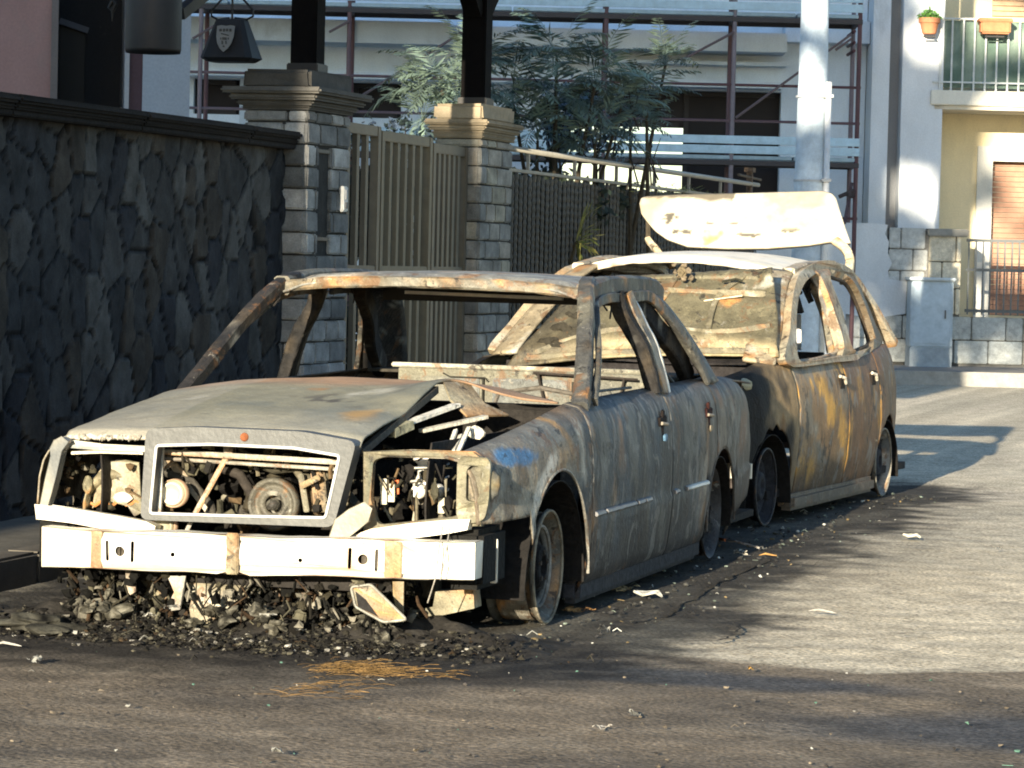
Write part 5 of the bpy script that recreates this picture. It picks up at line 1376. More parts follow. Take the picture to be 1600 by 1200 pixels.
for pts, r_, c_ in (([(250, 708), (262, 740), (300, 752), (330, 790), (335, 815)], .014, (.06, .055, .045)), ([(345, 730), (375, 742), (392, 770), (388, 800)], .018, (.035, .03, .025)), ([(455, 722), (470, 745), (500, 750), (522, 738)], .015, (.09, .08, .055)), ([(400, 722), (430, 732), (470, 728)], .020, (.05, .046, .032)), ([(486, 760), (484, 790), (500, 806)], .012, (.10, .07, .04))):
    b.tube([P(px, py, Y=-.60-.02*(k_ % 2)) for k_, (px, py) in enumerate(pts)], r_, c_, n=9)
b.obj('burnt_hoses', M['char'], car1, smooth=True)
# crank pulley
c = E(428, 788, -.66)
b = MB()
b.lathe([(0, .030), (-.01, .032), (-.012, .050), (0, .056), (.0, .070), (-.02, .074), (-.022, .086), (-.005, .092), (.03, .092), (.04, .05), (.04, 0)], c, 'Y', 36, burnt((.085, .08, .062), .0, .2, alt=(.05, .047, .04), seed=3, sc=14, pale=.1), 1)
b.lathe([(-.03, 0), (-.03, .018), (0, .022)], c, 'Y', 16, (.1, .095, .075), 1)
b.obj('crank_pulley', M['metal'], car1, smooth=True)
c = E(395, 800, -.58); b = MB(); b.lathe([(0, 0), (0, .05), (.02, .055), (.04, .05)], c, 'Y', 24, (.06, .055, .045)); b.obj('idler_pulley', M['char'], car1, smooth=True)
# pale disc
for (px, py, r_, cc) in ((271, 771, .040, (.55, .50, .38)), (257, 822, .034, (.33, .31, .22))):
    c = E(px, py, -.74); b = MB(); b.lathe([(-.012, 0), (-.012, r_*.75), (-.02, r_*.8), (-.02, r_*.95), (-.008, r_*1.05), (.03, r_*1.05)], c, 'Y', 28, cc); b.lathe([(-.004, r_*1.05), (-.01, r_*1.2), (.02, r_*1.25)], c, 'Y', 28, (.30, .2, .13)); b.obj('horn', M['pale'], car1, smooth=True)
# struts and bars behind the grille
b = MB()
for (a, c, w_, y, cc) in (((362, 700), (300, 812), .018, -.70, (.62, .58, .48)), ((352, 706), (366, 706), .05, -.69, (.70, .66, .55)), ((255, 735), (292, 700), .012, -.66, (.40, .36, .28)), ((262, 712), (330, 800), .030, -.60, (.45, .32, .18)), ((300, 812), (288, 838), .014, -.74, (.66, .63, .55)),
                          ((238, 705), (530, 722), .018, -.72, (.66, .62, .50)), ((250, 716), (525, 733), .012, -.70, (.14, .11, .08)), ((470, 740), (480, 800), .02, -.66, (.30, .28, .20)), ((498, 730), (504, 800), .05, -.62, (.24, .23, .16)), ((470, 760), (500, 745), .02, -.68, (.45, .33, .18))):
    b.beam(E(*a, y), E(*c, y), w_, w_*.8, bcl(cc, 3), upv=(0, 1, 0), bev=.003)
b.obj('radiator_support', M['metal'], car1)
# left of picture: inner lamp bowl and battery tray
b = MB(); c = E(185, 765, -.60)
def bowl(u, v):
    a = lerp(-.2, math.pi+.2, u); r_ = .16*(.55+.45*v)
    return (c.x+.115*math.cos(a)*(1.05-.2*v), c.y-.10*math.sin(v*2.6)+.05, c.z-.055+.13*math.sin(a)*(.62+.38*v)+.05*v-.03)
b.grid(bowl, 26, 12, bcl((.50, .44, .28), 8)); b.obj('lamp_bowl', M['metal'], car1, sol=.006, smooth=True)
b = MB(); pl = [(140, 795), (150, 740), (165, 722), (200, 718), (222, 722), (226, 800), (215, 806), (205, 790), (180, 785), (160, 785), (145, 792)]
b.plate([(P(*p, Y=-.64).x, P(*p, Y=-.64).z) for p in pl], [], lambda a, c_: (a, -.64-.03*math.sin((a+.6)*14), c_), bcl((.46, .42, .27), 9), thick=.01, dirv=(0, 1, 0)); b.obj('lamp_housing', M['metal'], car1)
b = MB(); b.tube([E(142+abs(6-k)*0+k*7, 786+(4*math.sin(k*1.7)), -.66) for k in range(12)], .006, (.45, .20, .07), n=5); b.blob(E(137, 757, -.66), .026, bcl((.36, .33, .2), 2), sub=2, rough=.15, sq=(.7, .4, 1.3)); b.blob(E(192, 778, -.67), .030, (.6, .55, .4), sub=2, rough=.15, sq=(1.2, .4, .7)); b.obj('reflector_remains', M['metal'], car1)
b = MB()
for i in range(34):
    p = E(random.uniform(95, 222), random.uniform(710, 800), random.uniform(-.70, -.5)); cc = shade(random.choice(ecol), random.uniform(.3, .9))
    b.blob(p, random.uniform(.006, .016), cc, sub=1, rough=.5); 
    if i % 3 == 0: b.tube([p, p+V(random.uniform(-.06, .06), 0, random.uniform(-.06, .03))], .004, cc, n=4)
b.tube([E(112, 738-30, -.74), E(160, 716-10, -.74), E(224, 710-2, -.74)], .006, (.6, .56, .45), n=6)
b.obj('lamp_wiring', M['rubble'], car1)
# picture right: strut tower seen through the empty lamp
b = MB()
c = E(668, 742, -.50)
b.lathe([(-.05, .048), (-.03, .05), (.0, .034), (.035, .034), (.05, .050), (.062, .05), (.066, .03), (.066, 0)], c, 'Z', 24, lambda x, y, z: (.72, .70, .62))
b.lathe([(-.10, 0), (-.10, .035), (-.05, .048)], c, 'Z', 24, bcl((.6, .55, .45), 2))
for k in range(3):
    z0 = -.05+k*.045
    b.tube([c+V(.072*math.cos(q*.35), .06*math.sin(q*.35), z0+q*.0025) for q in range(19)], .0045, (.55, .52, .44), n=5)
b.obj('suspension_strut', M['pale'], car1, smooth=True)
for dx in (-13, 13):
    c = E(667+dx, 768, -.62); b = MB(); b.lathe([(-.01, 0), (-.012, .011), (-.018, .014), (-.018, .021), (-.004, .026), (.03, .026)], c, 'Y', 22, (.75, .72, .62)); b.obj('twin_horn', M['pale'], car1, smooth=True)
b = MB()
for i in range(60):
    p = E(random.uniform(592, 715), random.uniform(718, 812), random.uniform(-.72, -.52)); cc = shade(random.choice(ecol), random.uniform(.5, 1.3))
    if 645 < 800+0*p.x and random.random() < .45: b.blob(p, random.uniform(.005, .018), cc, sub=1, rough=.5, sq=(1, 1, 1.6))
    else: b.tube([p, p+V(random.uniform(-.02, .02), 0, random.uniform(-.07, .02)), p+V(random.uniform(-.04, .04), 0, random.uniform(-.09, .02))], random.uniform(.003, .006), cc, n=5)
for (px, py, h) in ((600, 768, 40), (612, 770, 28), (690, 790, 24)):
    b.beam(E(px, py-h/2, -.66), E(px, py+h/2, -.66), .022, .012, (.5, .47, .36), upv=(0, 1, 0))
b.tube([E(617, 752, -.7), E(622, 750, -.7), E(622, 772, -.7)], .004, (.6, .15, .06), n=5)
b.obj('lamp_wiring', M['rubble'], car1)
b = MB()
for (a, c_) in (((700, 705), (712, 672)), ((708, 705), (720, 680)), ((716, 706), (733, 668))): b.beam(E(*a, -.5), E(*c_, -.35), .014, .008, (.6, .57, .47), upv=(0, 1, 0))
b.blob(E(742, 676, -.3), .035, (.55, .52, .42), sub=2, rough=.3, sq=(1, .4, .6)); b.obj('wing_stay', M['metal'], car1)

# ---- under the beam
b = MB()
def hangp(pts, y, c, th=.012):
    b = MB(); b.plate([(P(*p, Y=y).x, P(*p, Y=y).z) for p in pts], [], lambda a, c_: (a, y, c_), c, thick=th, dirv=(0, 1, 0)); b.jitter(.004, 30); b.obj('underbody_remains', M['metal'], car1)
hangp([(196, 892), (210, 892), (212, 925), (203, 930), (198, 922)], -.82, bcl((.6, .5, .38), 1))
hangp([(262, 900), (290, 900), (286, 925), (280, 952), (268, 955), (266, 938), (272, 925)], -.82, bcl((.72, .70, .62), 2))
hangp([(292, 908), (396, 908), (380, 930), (350, 955), (330, 972), (312, 984), (300, 978), (296, 950), (302, 930)], -.74, bcl((.42, .37, .25), 3), .02)
hangp([(216, 905), (262, 903), (264, 935), (240, 940), (222, 925)], -.66, bcl((.40, .35, .22), 4), .03)
hangp([(420, 912), (462, 912), (462, 935), (430, 932)], -.62, bcl((.22, .17, .11), 5), .05)
hangp([(462, 915), (508, 915), (510, 950), (466, 948)], -.60, bcl((.20, .17, .12), 6), .05)
hangp([(613, 909), (631, 909), (630, 972), (624, 974), (614, 930)], -.84, bcl((.62, .45, .22), 7), .006)
hangp([(680, 924), (740, 920), (742, 950), (640, 972), (640, 955), (676, 948)], -.60, bcl((.46, .42, .28), 8), .08)
b = MB(); b.box((0, -.45, .17), (1.1, .10, .07), vary((.05, .045, .035), .5, 10), bev=.01)
for s in (-1, 1): b.tube([(s*.3, -.45, .17), (s*.5, -.2, .15), (s*.68, 0, .2)], .025, (.05, .045, .04))
b.obj('front_axle_beam', M['char'], car1)
b = MB(); b.tube([P(692, 822, Y=-.85), P(686, 858, Y=-.955), P(680, 905, Y=-.955), P(668, 942, Y=-.93)], .0022, (.30, .28, .24), n=5).tube([P(703, 822, Y=-.85), P(694, 880, Y=-.955), P(688, 906, Y=-.955)], .0022, (.2, .19, .17), n=5); b.obj('loose_wire', M['char'], car1)
b = MB(); b.plate(rnd([(.775, .21), (.80, .21), (.80, .36), (.775, .36)], .008), [], lambda a, c_: (a, -.60, c_), (.6, .58, .5), thick=.008, dirv=(0, 1, 0)); b.obj('side_bracket', M['pale'], car1)
for s in (-1, 1): b = MB(); b.box((s*.73, -.62, .30), (.13, .30, .20), (.010, .010, .009), bev=.02); b.obj('bumper_end_support', M['char'], car1)

# ================================================================== CAR 2 : burnt hatchback behind (frame C, origin at its front axle)
random.seed(51)
car2 = thing('burnt_hatchback_car', 'burnt-out small hatchback behind the saloon, orange rusted doors, bonnet folded back and white tailgate raised', 'car', (0, 1.3, 0), 'C')
ICF = FR['C'].inverted()
def PC(px, py, Y): return ICF @ P(px, py, Y=Y)
def w2(y): return interp([(-.66, .66), (-.5, .75), (-.2, .805), (.3, .825), (1.4, .835), (2.3, .82), (2.8, .76), (3.1, .62)], y)
def t2(y): return interp([(-.66, .66), (-.4, .74), (0, .80), (.45, .805), (1.4, .81), (2.3, .84), (2.8, .86), (3.1, .84)], y)
def side2(y, z):
    zt = t2(y); s_ = (z-.06)/(zt-.06)
    return w2(y)-interp([(0, .07), (.12, .035), (.3, .012), (.5, 0), (.7, .004), (.85, .022), (.94, .045), (1, .07)], s_)
def panel2(y0, y1, sgn, col, name):
    def zlo(y):
        z = .38+.05*nz(0, y, 0, 9) if y < -.32 else .085
        z = max(z, archz(y, 0, .355, .37, .13)+(.03*nz(y, 0, 0, 14) if y < .1 else 0), archz(y, 2.46, .34, .34, .13))
        if y > 2.8: z = max(z, .2)
        return z
    n = max(4, int((y1-y0)/.025)); ys = [lerp(y0, y1, i/n) for i in range(n+1)]
    for e in (-.345, .35, 2.125, 2.795):
        for k in (-.0005, .006, -.007, .014): 
            if y0 < e+k < y1: ys.append(e+k)
    ys = sorted(set(ys)); nr = 22; vs = []
    for y in ys:
        zl, zt = zlo(y), t2(y)
        for j in range(nr+1):
            z = lerp(zl, zt, j/nr); vs.append(V(sgn*(side2(y, z)+.004*fb(y, z, sgn, 3, 8)), y, z))
        vs.append(V(sgn*(side2(y, zt)-.05), y, zt+.01))
    m_ = nr+2
    mb = MB(); mb.add(vs, [(i*m_+j, (i+1)*m_+j, (i+1)*m_+j+1, i*m_+j+1) for i in range(len(ys)-1) for j in range(m_-1)], col)
    return mb.obj(name, M['metals'], car2, sol=.006, smooth=True, offset=-1 if sgn > 0 else 1)
tanc = burnt((.27, .19, .10), .1, .2, alt=(.17, .125, .075), altamt=.4, seed=61, sc=3, str_=.6, pale=.2)
def door2col(x, y, z):
    c = mix((.20, .12, .055), (.26, .17, .085), sstep(-.2, .3, fb(x, y, z*.5, 3, 3)))
    o = fb(x, y, z*.6, 6, 12)
    m_ = sstep(.0, .22, o+.25-abs(y-.85)*.35-abs(z-.50)*.7)
    c = mix(c, (.52, .28, .05), m_*.9)
    c = mix(c, (.20, .20, .175), sstep(.72, .80, z+.12*fb(x, y, z, 5, 2))*sstep(1.35, 1.2, y)*.85)
    c = mix(c, (.15, .14, .11), sstep(.18, .35, fb(x, y, z, 7, 21))*.8)
    c = mix(c, (.075, .045, .022), sstep(.35, .18, z+.08*fb(x, y, z, 4, 4)))
    c = mix(c, (.13, .068, .03), sstep(1.2, 1.6, y)*(1-m_*.5))
    return c
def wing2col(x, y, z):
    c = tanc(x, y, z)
    c = mix(c, (.007, .0065, .006), sstep(.06, -.10, y+.10*fb(x, y, z, 5, 3)-.06*(z-.6))*.97)  # burnt nose, near-black also paints the shade cast by the saloon
    return mix(c, (.012, .011, .010), sstep(.56, .46, z+.05*fb(x, y, z, 6, 9))*sstep(.36, .26, y)*.95)  # same shade painted over the lower part of the wing
for s in (1, -1):
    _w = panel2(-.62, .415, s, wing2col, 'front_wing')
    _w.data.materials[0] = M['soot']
    d1 = panel2(.425, 1.40, s, door2col, 'front_door')
    d2 = panel2(1.41, 2.16, s, door2col, 'rear_door')
    panel2(2.17, 3.08, s, door2col, 'rear_wing')
    for d, y in ((d1, 1.30), (d2, 2.02)):
        b = MB(); b.box((s*(side2(y, .69)+.002), y, .69), (.012, .10, .085), (.02, .015, .012), bev=.005); b.obj('handle_recess', M['char'], d)
        b = MB(); b.tube([(s*(side2(y, .72)+.012), y-.05, .72), (s*(side2(y, .7)+.02), y, .71), (s*(side2(y, .68)+.012), y+.04, .68)], .009, (.55, .50, .40)); b.obj('door_handle', M['metal'], d)
    b = MB(); b.box((s*.775, 1.22, .10), (.09, 1.72, .085), lambda x, y, z: mix((.10, .08, .06), (.42, .38, .30), sstep(.125, .14, z)*sstep(.1, .4, fb(x, y, z, 5, 3)+.3)), bev=.02); b.obj('sill', M['metal'], car2)
    # greenhouse frame with two window openings
    def gm(a, c, s=s):
        t = max(0, (c-.80)/.55)
        return (s*(.757-.185*t**1.25-.13*sstep(1.9, 2.9, a)), a, c)
    def sp(pts, n=5):
        out = []; k = len(pts)
        for i in range(k):
            p0, p1_, p2_, p3 = [Vector(pts[(i+j-1) % k]) for j in range(4)]
            for q in range(n):
                t = q/n; out.append(tuple(.5*((2*p1_)+(p2_-p0)*t+(2*p0-5*p1_+4*p2_-p3)*t*t+(3*p1_-p0-3*p2_+p3)*t**3)))
        return out
    outer2 = sp([(.24, .80), (.42, .96), (.66, 1.12), (.98, 1.25), (1.4, 1.31), (1.9, 1.315), (2.35, 1.26), (2.60, 1.10), (2.74, .96), (2.80, .86), (2.0, .805), (1.2, .795)])
    h1 = sp([(.47, .82), (.56, .97), (.74, 1.10), (.98, 1.19), (1.22, 1.235), (1.38, 1.235), (1.42, 1.05), (1.43, .86), (1.2, .825), (.8, .81)])
    h2 = sp([(1.58, 1.23), (1.85, 1.235), (2.15, 1.19), (2.38, 1.07), (2.50, .92), (2.46, .875), (2.0, .855), (1.62, .85), (1.60, 1.05)])
    gcol2 = burnt((.34, .27, .17), .2, .12, alt=(.26, .24, .18), altamt=.35, seed=71, sc=6, pale=.4)
    b = MB(); b.plate(outer2, [h1, h2], gm, lambda x, y, z: mix(gcol2(x, y, z), (.12, .09, .06), sstep(1.9, 2.5, y)*.8)); b.obj('window_surround', M['metal'], car2, sol=.045, smooth=False, offset=-s, bev=0)
    b = MB(); b.tube([gm(p[0], p[1], s) for p in h1], .013, burnt((.45, .36, .24), .3, .2, seed=5, sc=8), n=6, closed=True); b.obj('door_window_frame', M['metal'], car2)
    b = MB(); b.tube([gm(p[0], p[1], s) for p in h2], .012, (.07, .055, .04), n=6, closed=True); b.obj('door_window_frame', M['char'], car2)
    fa = [(.16, .80), (.28, .88), (.42, .97), (.66, 1.12), (.82, 1.20), (1.02, 1.262)]
    def ap(u, v, s=s):
        k = min(int(v*5), 4); f_ = v*5-k; y = lerp(fa[k][0], fa[k+1][0], f_); z = lerp(fa[k][1], fa[k+1][1], f_)
        p = Vector(gm(y+.01, z, s)); q = V(p.x-s*.15, y-.03+.0*v, z+.02)
        r_ = p.lerp(q, u); r_.y -= .035*math.sin(math.pi*u*.8); r_.x += s*.02*math.sin(math.pi*u)-s*.004; return r_
    b = MB(); b.grid(ap, 12, 30, burnt((.30, .25, .165), .12, .1, alt=(.24, .20, .13), seed=75, sc=5, pale=.3)); b.obj('windscreen_pillar', M['metal'], car2, sol=.02, smooth=True)
    b = MB(); sweep(b, [(s*.585, 1.0, 1.265), (s*.58, 1.4, 1.30), (s*.575, 1.9, 1.305), (s*.56, 2.35, 1.26), (s*.60, 2.70, 1.10), (s*.68, 2.98, .86)], .07, .05, burnt((.36, .30, .21), .15, .1, alt=(.28, .25, .18), seed=73, sc=5, pale=.3)); b.obj('roof_rail', M['metal'], car2, smooth=True, sharp=34)
    # inner pillar and shredded trim
    b = MB(); sweep(b, [(s*.70, 1.52, .84), (s*.66, 1.50, 1.05), (s*.58, 1.47, 1.24)], .05, .07, bcl((.35, .33, .25), 4)); b.obj('centre_pillar', M['metal'], car2, smooth=True, sharp=34)
    b = MB()
    for k in range(14):
        y_ = random.uniform(.9, 1.4); b.tube([(s*.60, y_, 1.23), (s*.57, y_+.05, 1.18), (s*.60, y_+random.uniform(-.1, .12), 1.18-random.uniform(.0, .13))], random.uniform(.006, .016), (.018, .016, .014), n=5)
    b.obj('hanging_trim', M['char'], car2)
for (x, y) in ((.77, 0), (-.77, 0), (.77, 2.46), (-.77, 2.46)):
    s = 1 if x > 0 else -1; cz = .20
    b = MB(); rc = (.022, .022, .025) if y < 1 else burnt((.20, .19, .17), .2, .3, seed=4, sc=9, pale=.3); hub_ = rim(b, x, y, cz, s, .19, .16, rc, (.03, .03, .034)); wo = b.obj('wheel', M['char'] if y < 1 else M['metal'], car2, smooth=True); hub_.obj('wheel_disc', M['char'], wo, smooth=True)
    b = MB(); b.tube([(x+s*.002, y+.19*math.cos(q*2*math.pi/36), cz+.19*math.sin(q*2*math.pi/36)) for q in range(36)], .006, (.03, .03, .032) if y < 1 else (.20, .185, .15), n=6, closed=True); b.obj('rim_edge', M['metal'], wo)
# roof
rc2 = burnt((.80, .72, .56), .06, -.2, alt=(.74, .70, .60), altamt=.3, seed=80, sc=3, pale=.5)
b = MB(); b.grid(lambda u, v: (lerp(-.57, .57, u), lerp(1.0, 2.42, v)-.10*(1-(2*u-1)**2)*(1-v), 1.262+.075*(1-(abs(2*u-1))**2.6)+.035*math.sin(math.pi*(v*.9+.05))-.02*sstep(.05, 0, v)), 34, 34, rc2)
b.obj('roof', M['pale'], car2, sol=.008, smooth=True, offset=-1)
b = MB(); sweep(b, [(-.57, 1.0, 1.25), (-.3, .93, 1.305), (0, .90, 1.322), (.3, .93, 1.305), (.57, 1.0, 1.25)], .04, .04, rc2, upv=(0, 0, 1)); b.obj('windscreen_header', M['pale'], car2, smooth=True, sharp=34)
# folded-back bonnet: its underside faces the camera
def bon(u, v):
    Lx = [PC(790, 574, 5.02), PC(838, 520, 5.14), PC(885, 466, 5.26), PC(960, 442, 5.36), PC(1006, 432, 5.42)]
    i = min(int(v*4), 3); f_ = v*4-i; a = Lx[i].lerp(Lx[i+1], f_)
    c = PC(1219, 558, 5.02).lerp(PC(1209, 419, 5.44), v)
    p = a.lerp(c, u)
    p.z += .030*math.sin(math.pi*u)*(1-v)-.004*fb(u*3, v*3, 0, 1.5)
    p.y -= .025*sstep(.10, .0, abs(u-.97))+.02*sstep(.08, 0, abs(v-.93))+.03*sstep(.12, .0, abs(v-.12-.08*math.sin(3*u)))-.02*sstep(.2, 0, abs(v-.45))+.012*math.sin(u*9+v*4)
    if v > .95 and u < .96: p.z += .005*nz(u, v, 0, 20)
    return p
bu = burnt((.12, .108, .07), -.1, .15, alt=(.10, .09, .055), altamt=.5, seed=90, sc=3.6, pale=-.1)
def boncol(x, y, z):
    c = bu(x, y, z)
    c = mix(c, (.24, .20, .115), sstep(.97, .88, z+.03*fb(x, y, z, 4, 2)))
    c = mix(c, (.03, .027, .02), sstep(-.12, -.42, x+.25*fb(x, y, z, 5, 44))*.8)
    c = mix(c, (.07, .06, .04), sstep(.03, .0, abs(z-1.13-.015*math.sin(x*6)))*.6*sstep(-.2, .2, nz(x, 0, 0, 6)))
    return c
b = MB(); b.grid(bon, 90, 60, boncol); bon2 = b.obj('bonnet', M['metal'], car2, sol=.012, smooth=True)
for path in ([(.08, .10), (.25, .22), (.5, .27), (.75, .24), (.97, .34)], [(.30, .95), (.42, .62), (.44, .28)], [(.80, .95), (.70, .60), (.72, .26)], [(.10, .72), (.45, .66), (.95, .70)], [(.06, .06), (.5, .05), (.97, .06)]):
    b = MB(); sweep(b, [Vector(bon(*q))+V(0, -.012, 0) for q in path], .016, .030, burnt((.17, .15, .095), 0, .2, alt=(.10, .09, .06), seed=19, sc=7, pale=0), upv=(0, 1, 0)); b.obj('rib', M['metal'], bon2, smooth=True, sharp=34)
b = MB()
for k in range(16):
    q = bon(random.uniform(.0, .25), random.uniform(.1, .95)); b.blob(Vector(q)+V(0, -.01, 0), random.uniform(.012, .04), (.03, .027, .02), sub=2, rough=.6, sq=(1.4, .35, .8))
b.obj('charred_lining', M['rubble'], bon2)
b = MB(); b.box(tuple(PC(1066, 425, 5.3)), (.05, .03, .05), (.16, .13, .08), rot=(.4, .7, 0), bev=.01)
for k in range(12): p = PC(1068, 425, 5.3)+V(random.uniform(-.05, .05), random.uniform(-.02, .02), random.uniform(-.04, .05)); b.blob(p, random.uniform(.008, .02), (.15, .12, .08), sub=1, rough=.5)
b.obj('bonnet_latch', M['char'], car2)
b = MB(); b.tube([PC(1128, 440, 5.3), PC(1150, 436, 5.3), PC(1160, 439, 5.3)], .006, (.03, .03, .02)).tube([PC(1100, 470, 5.25), PC(1160, 462, 5.25)], .004, (.55, .5, .36)); b.obj('bonnet_stay', M['char'], car2)
# front end: dark wreckage in the shade of the saloon
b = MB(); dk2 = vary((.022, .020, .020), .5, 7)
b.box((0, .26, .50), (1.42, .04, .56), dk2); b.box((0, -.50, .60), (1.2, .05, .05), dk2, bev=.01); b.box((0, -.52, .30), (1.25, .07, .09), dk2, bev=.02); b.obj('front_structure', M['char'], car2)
b = MB(); b.box((0, 1.6, .15), (1.5, 3.0, .04), dk2); b.obj('floor_pan', M['char'], car2)
b = MB()
for i in range(70):
    b.blob((random.uniform(-.6, .6), random.uniform(-.5, .15), random.uniform(.25, .70)), random.uniform(.03, .09), shade(random.choice(ecol), random.uniform(.1, .35)), sub=1, rough=.5)
b.obj('engine_block', M['char'], car2)
b = MB(); b.grid(lambda u, v: (lerp(-.70, .70, u), .20+.06*v, .80+.02*v+.01*math.sin(u*7)), 20, 3, dk2); b.obj('cowl', M['char'], car2, sol=.01)
b = MB(); c = PC(1157, 601, 4.5); b.blob(c, .06, (.36, .33, .22), sub=2, rough=.15, sq=(1, .5, .6)); b.obj('air_filter_lid', M['metal'], car2, smooth=True)
for s in (-1, 1):
    b = MB(); b.grid(lambda u, v, s=s: (s*lerp(.52, side2(.34*math.cos(math.pi*u), .42)-.015, v), .34*math.cos(math.pi*u), .10+.36*math.sin(math.pi*u)), 18, 4, (.012, .011, .010)); b.grid(lambda u, v, s=s: (s*lerp(.52, side2(2.46, .42)-.015, v), 2.46+.33*math.cos(math.pi*u), .10+.34*math.sin(math.pi*u)), 18, 4, (.012, .011, .010)); b.obj('wheel_well', M['char'], car2, sol=.005)
b = MB(); b.box((0, 1.75, .58), (1.2, .05, .50), vary((.03, .028, .026), .4, 5), bev=.01); b.box((0, .42, .74), (1.3, .2, .09), dk2, bev=.03); b.obj('interior_remains', M['char'], car2)
b = MB(); b.tube([(.36+.16*math.cos(q*.33), .78+.05*math.sin(q*.33), .78+.15*math.sin(q*.33)) for q in range(19)], .010, (.03, .028, .025), n=6, closed=True); b.obj('steering_wheel', M['char'], car2)
b = MB(); b.grid(lambda u, v: (lerp(-.66, .66, u), 3.06+.03*math.sin(math.pi*v)-.12*abs(2*u-1)**3, lerp(.22, .62, v)), 16, 8, lambda x, y, z: shade(door2col(x, 2, z), .7)); b.obj('rear_panel', M['metal'], car2, sol=.01)
# raised tailgate
def tg(px, py, t): return PC(px, py, lerp(7.50, 7.74, t))
TLx = [(1060, 388), (1030, 376), (1010, 362), (1003, 345), (1000, 325), (1006, 311), (1060, 310), (1150, 309), (1240, 305), (1292, 304), (1303, 310), (1310, 335), (1318, 362), (1326, 385), (1312, 382), (1290, 380), (1240, 386), (1180, 391), (1120, 392)]
b = MB()
zlo_, zhi_ = 390, 305
def tgf(a, c):
    t = (zlo_-c)/(zlo_-zhi_); p = tg(a, c, t)
    return (p.x, p.y-.03*math.sin(math.pi*min(1, max(0, t)))+.05*((a-1155)/150)**2, p.z)
tcb = burnt((.56, .51, .40), -.2, -.2, alt=(.42, .36, .25), altamt=.3, seed=95, sc=3, pale=.3)
def tgcol(x, y, z):
    c = tcb(x, y, z)
    for (px, py, rx_, rz_) in ((1050, 345, .035, .030), (1068, 366, .06, .014), (1175, 372, .055, .012), (1232, 365, .05, .012), (1112, 354, .02, .006), (1150, 355, .02, .005)):
        q = tg(px, py, (zlo_-py)/(zlo_-zhi_)); d_ = math.hypot((x-q.x)/rx_, (z-q.z)/rz_)+1.1*fb(x, z, 0, 30, 3)
        c = mix(c, (.06, .055, .045), sstep(1.1, .7, d_)*.9)
    q = tg(1240, 355, .4); c = mix(c, (.42, .40, .28), sstep(1, .2, math.hypot((x-q.x)/.2, (z-q.z)/.05)+.5*fb(x, z, 0, 12, 1))*.7)
    q = tg(1060, 312, 1); c = mix(c, (.17, .15, .11), sstep(.03, .012, abs(z-q.z-.004)+.02*fb(x, z, 0, 14, 6)))*1 if x < q.x+.35 else c
    return c
# dense fill by grid clipped to the outline rows
def rowspan(py):
    xs2 = []
    k = len(TLx)
    for i in range(k):
        (xa, ya), (xb, yb_) = TLx[i], TLx[(i+1) % k]
        if (ya-py)*(yb_-py) <= 0 and ya != yb_: xs2.append(xa+(xb-xa)*(py-ya)/(yb_-ya))
    return (min(xs2), max(xs2)) if len(xs2) > 1 else (1100, 1101)
NRW = 36
def tgrid(u, v):
    topy = interp([(0, 313), (.2, 310), (.6, 308), (.95, 304.5), (1, 309)], u); boty = interp([(0, 350), (.04, 364), (.10, 377), (.20, 388), (.4, 391.5), (.6, 391), (.8, 386), (.9, 381), (1, 383)], u)
    py = lerp(boty, topy, v); xl_, xr_ = interp([(0, 1012), (.3, 1003), (.7, 999), (.93, 1001), (1, 1008)], v), interp([(0, 1325), (.5, 1314), (.9, 1304), (1, 1297)], v)
    return tgf(lerp(xl_, xr_, u), py)
b.grid(tgrid, 90, NRW, tgcol)
b.obj('tailgate', M['pale'], car2, sol=.035, smooth=True, offset=1)
b = MB(); cc = burnt((.62, .50, .32), .2, .1, alt=(.55, .48, .33), seed=7, sc=8, pale=.3)
sweep(b, [tuple(PC(1305, 376, 7.50)), tuple(PC(1320, 388, 7.44)), tuple(PC(1328, 405, 7.36)), tuple(PC(1326, 424, 7.25)), tuple(PC(1318, 440, 7.1))], .05, .04, cc)
b.obj('tailgate_arm', M['metal'], car2, smooth=True)
b = MB(); sweep(b, [tuple(PC(1012, 374, 7.50)), tuple(PC(1022, 386, 7.42)), tuple(PC(1034, 400, 7.3)), tuple(PC(1050, 416, 7.15))], .035, .035, cc); b.obj('tailgate_arm', M['metal'], car2, smooth=True, sharp=34)
b = MB(); b.plate([tuple(V(PC(x, y, 7.9).x, PC(x, y, 7.9).z)) for x, y in ((1266, 490), (1284, 490), (1284, 545), (1268, 545))], [], lambda a, c: (a, 2.6, c), (.55, .56, .56), thick=.01, dirv=(0, 1, 0)); b.obj('pole_strip', M['pale'], car2)  # pale plate stands in for the white pole visible through the windows

# ================================================================== RUBBLE AND SCRAPS
random.seed(77)
def chunks(n, fx, cols, smin, smax):
    b = MB()
    for _ in range(n):
        x, y, z = fx(); s_ = random.uniform(smin, smax)*random.choice((.5, .7, 1, 1.3)); c = shade(random.choice(cols), random.uniform(.5, 1.4))
        q = random.random()
        if q < .3:
            p = [V(random.uniform(-1, 1), random.uniform(-1, 1), random.uniform(-.4, .7))*s_+V(x, y, z) for _ in range(4)]
            b.add(p, [(0, 1, 2), (0, 2, 3), (0, 3, 1), (1, 3, 2)], c)
        elif q < .8: b.blob((x, y, z), s_*.8, c, sub=1, rough=.6, sq=(1, 1, .6))
        else:
            a_ = random.uniform(0, 6.28); L = s_*random.uniform(1.5, 4); b.tube([V(x, y, z), V(x+L*.5*math.cos(a_), y+L*.5*math.sin(a_), z+random.uniform(0, s_)), V(x+L*math.cos(a_), y+L*math.sin(a_), z)], s_*.12, c, n=4)
    return b
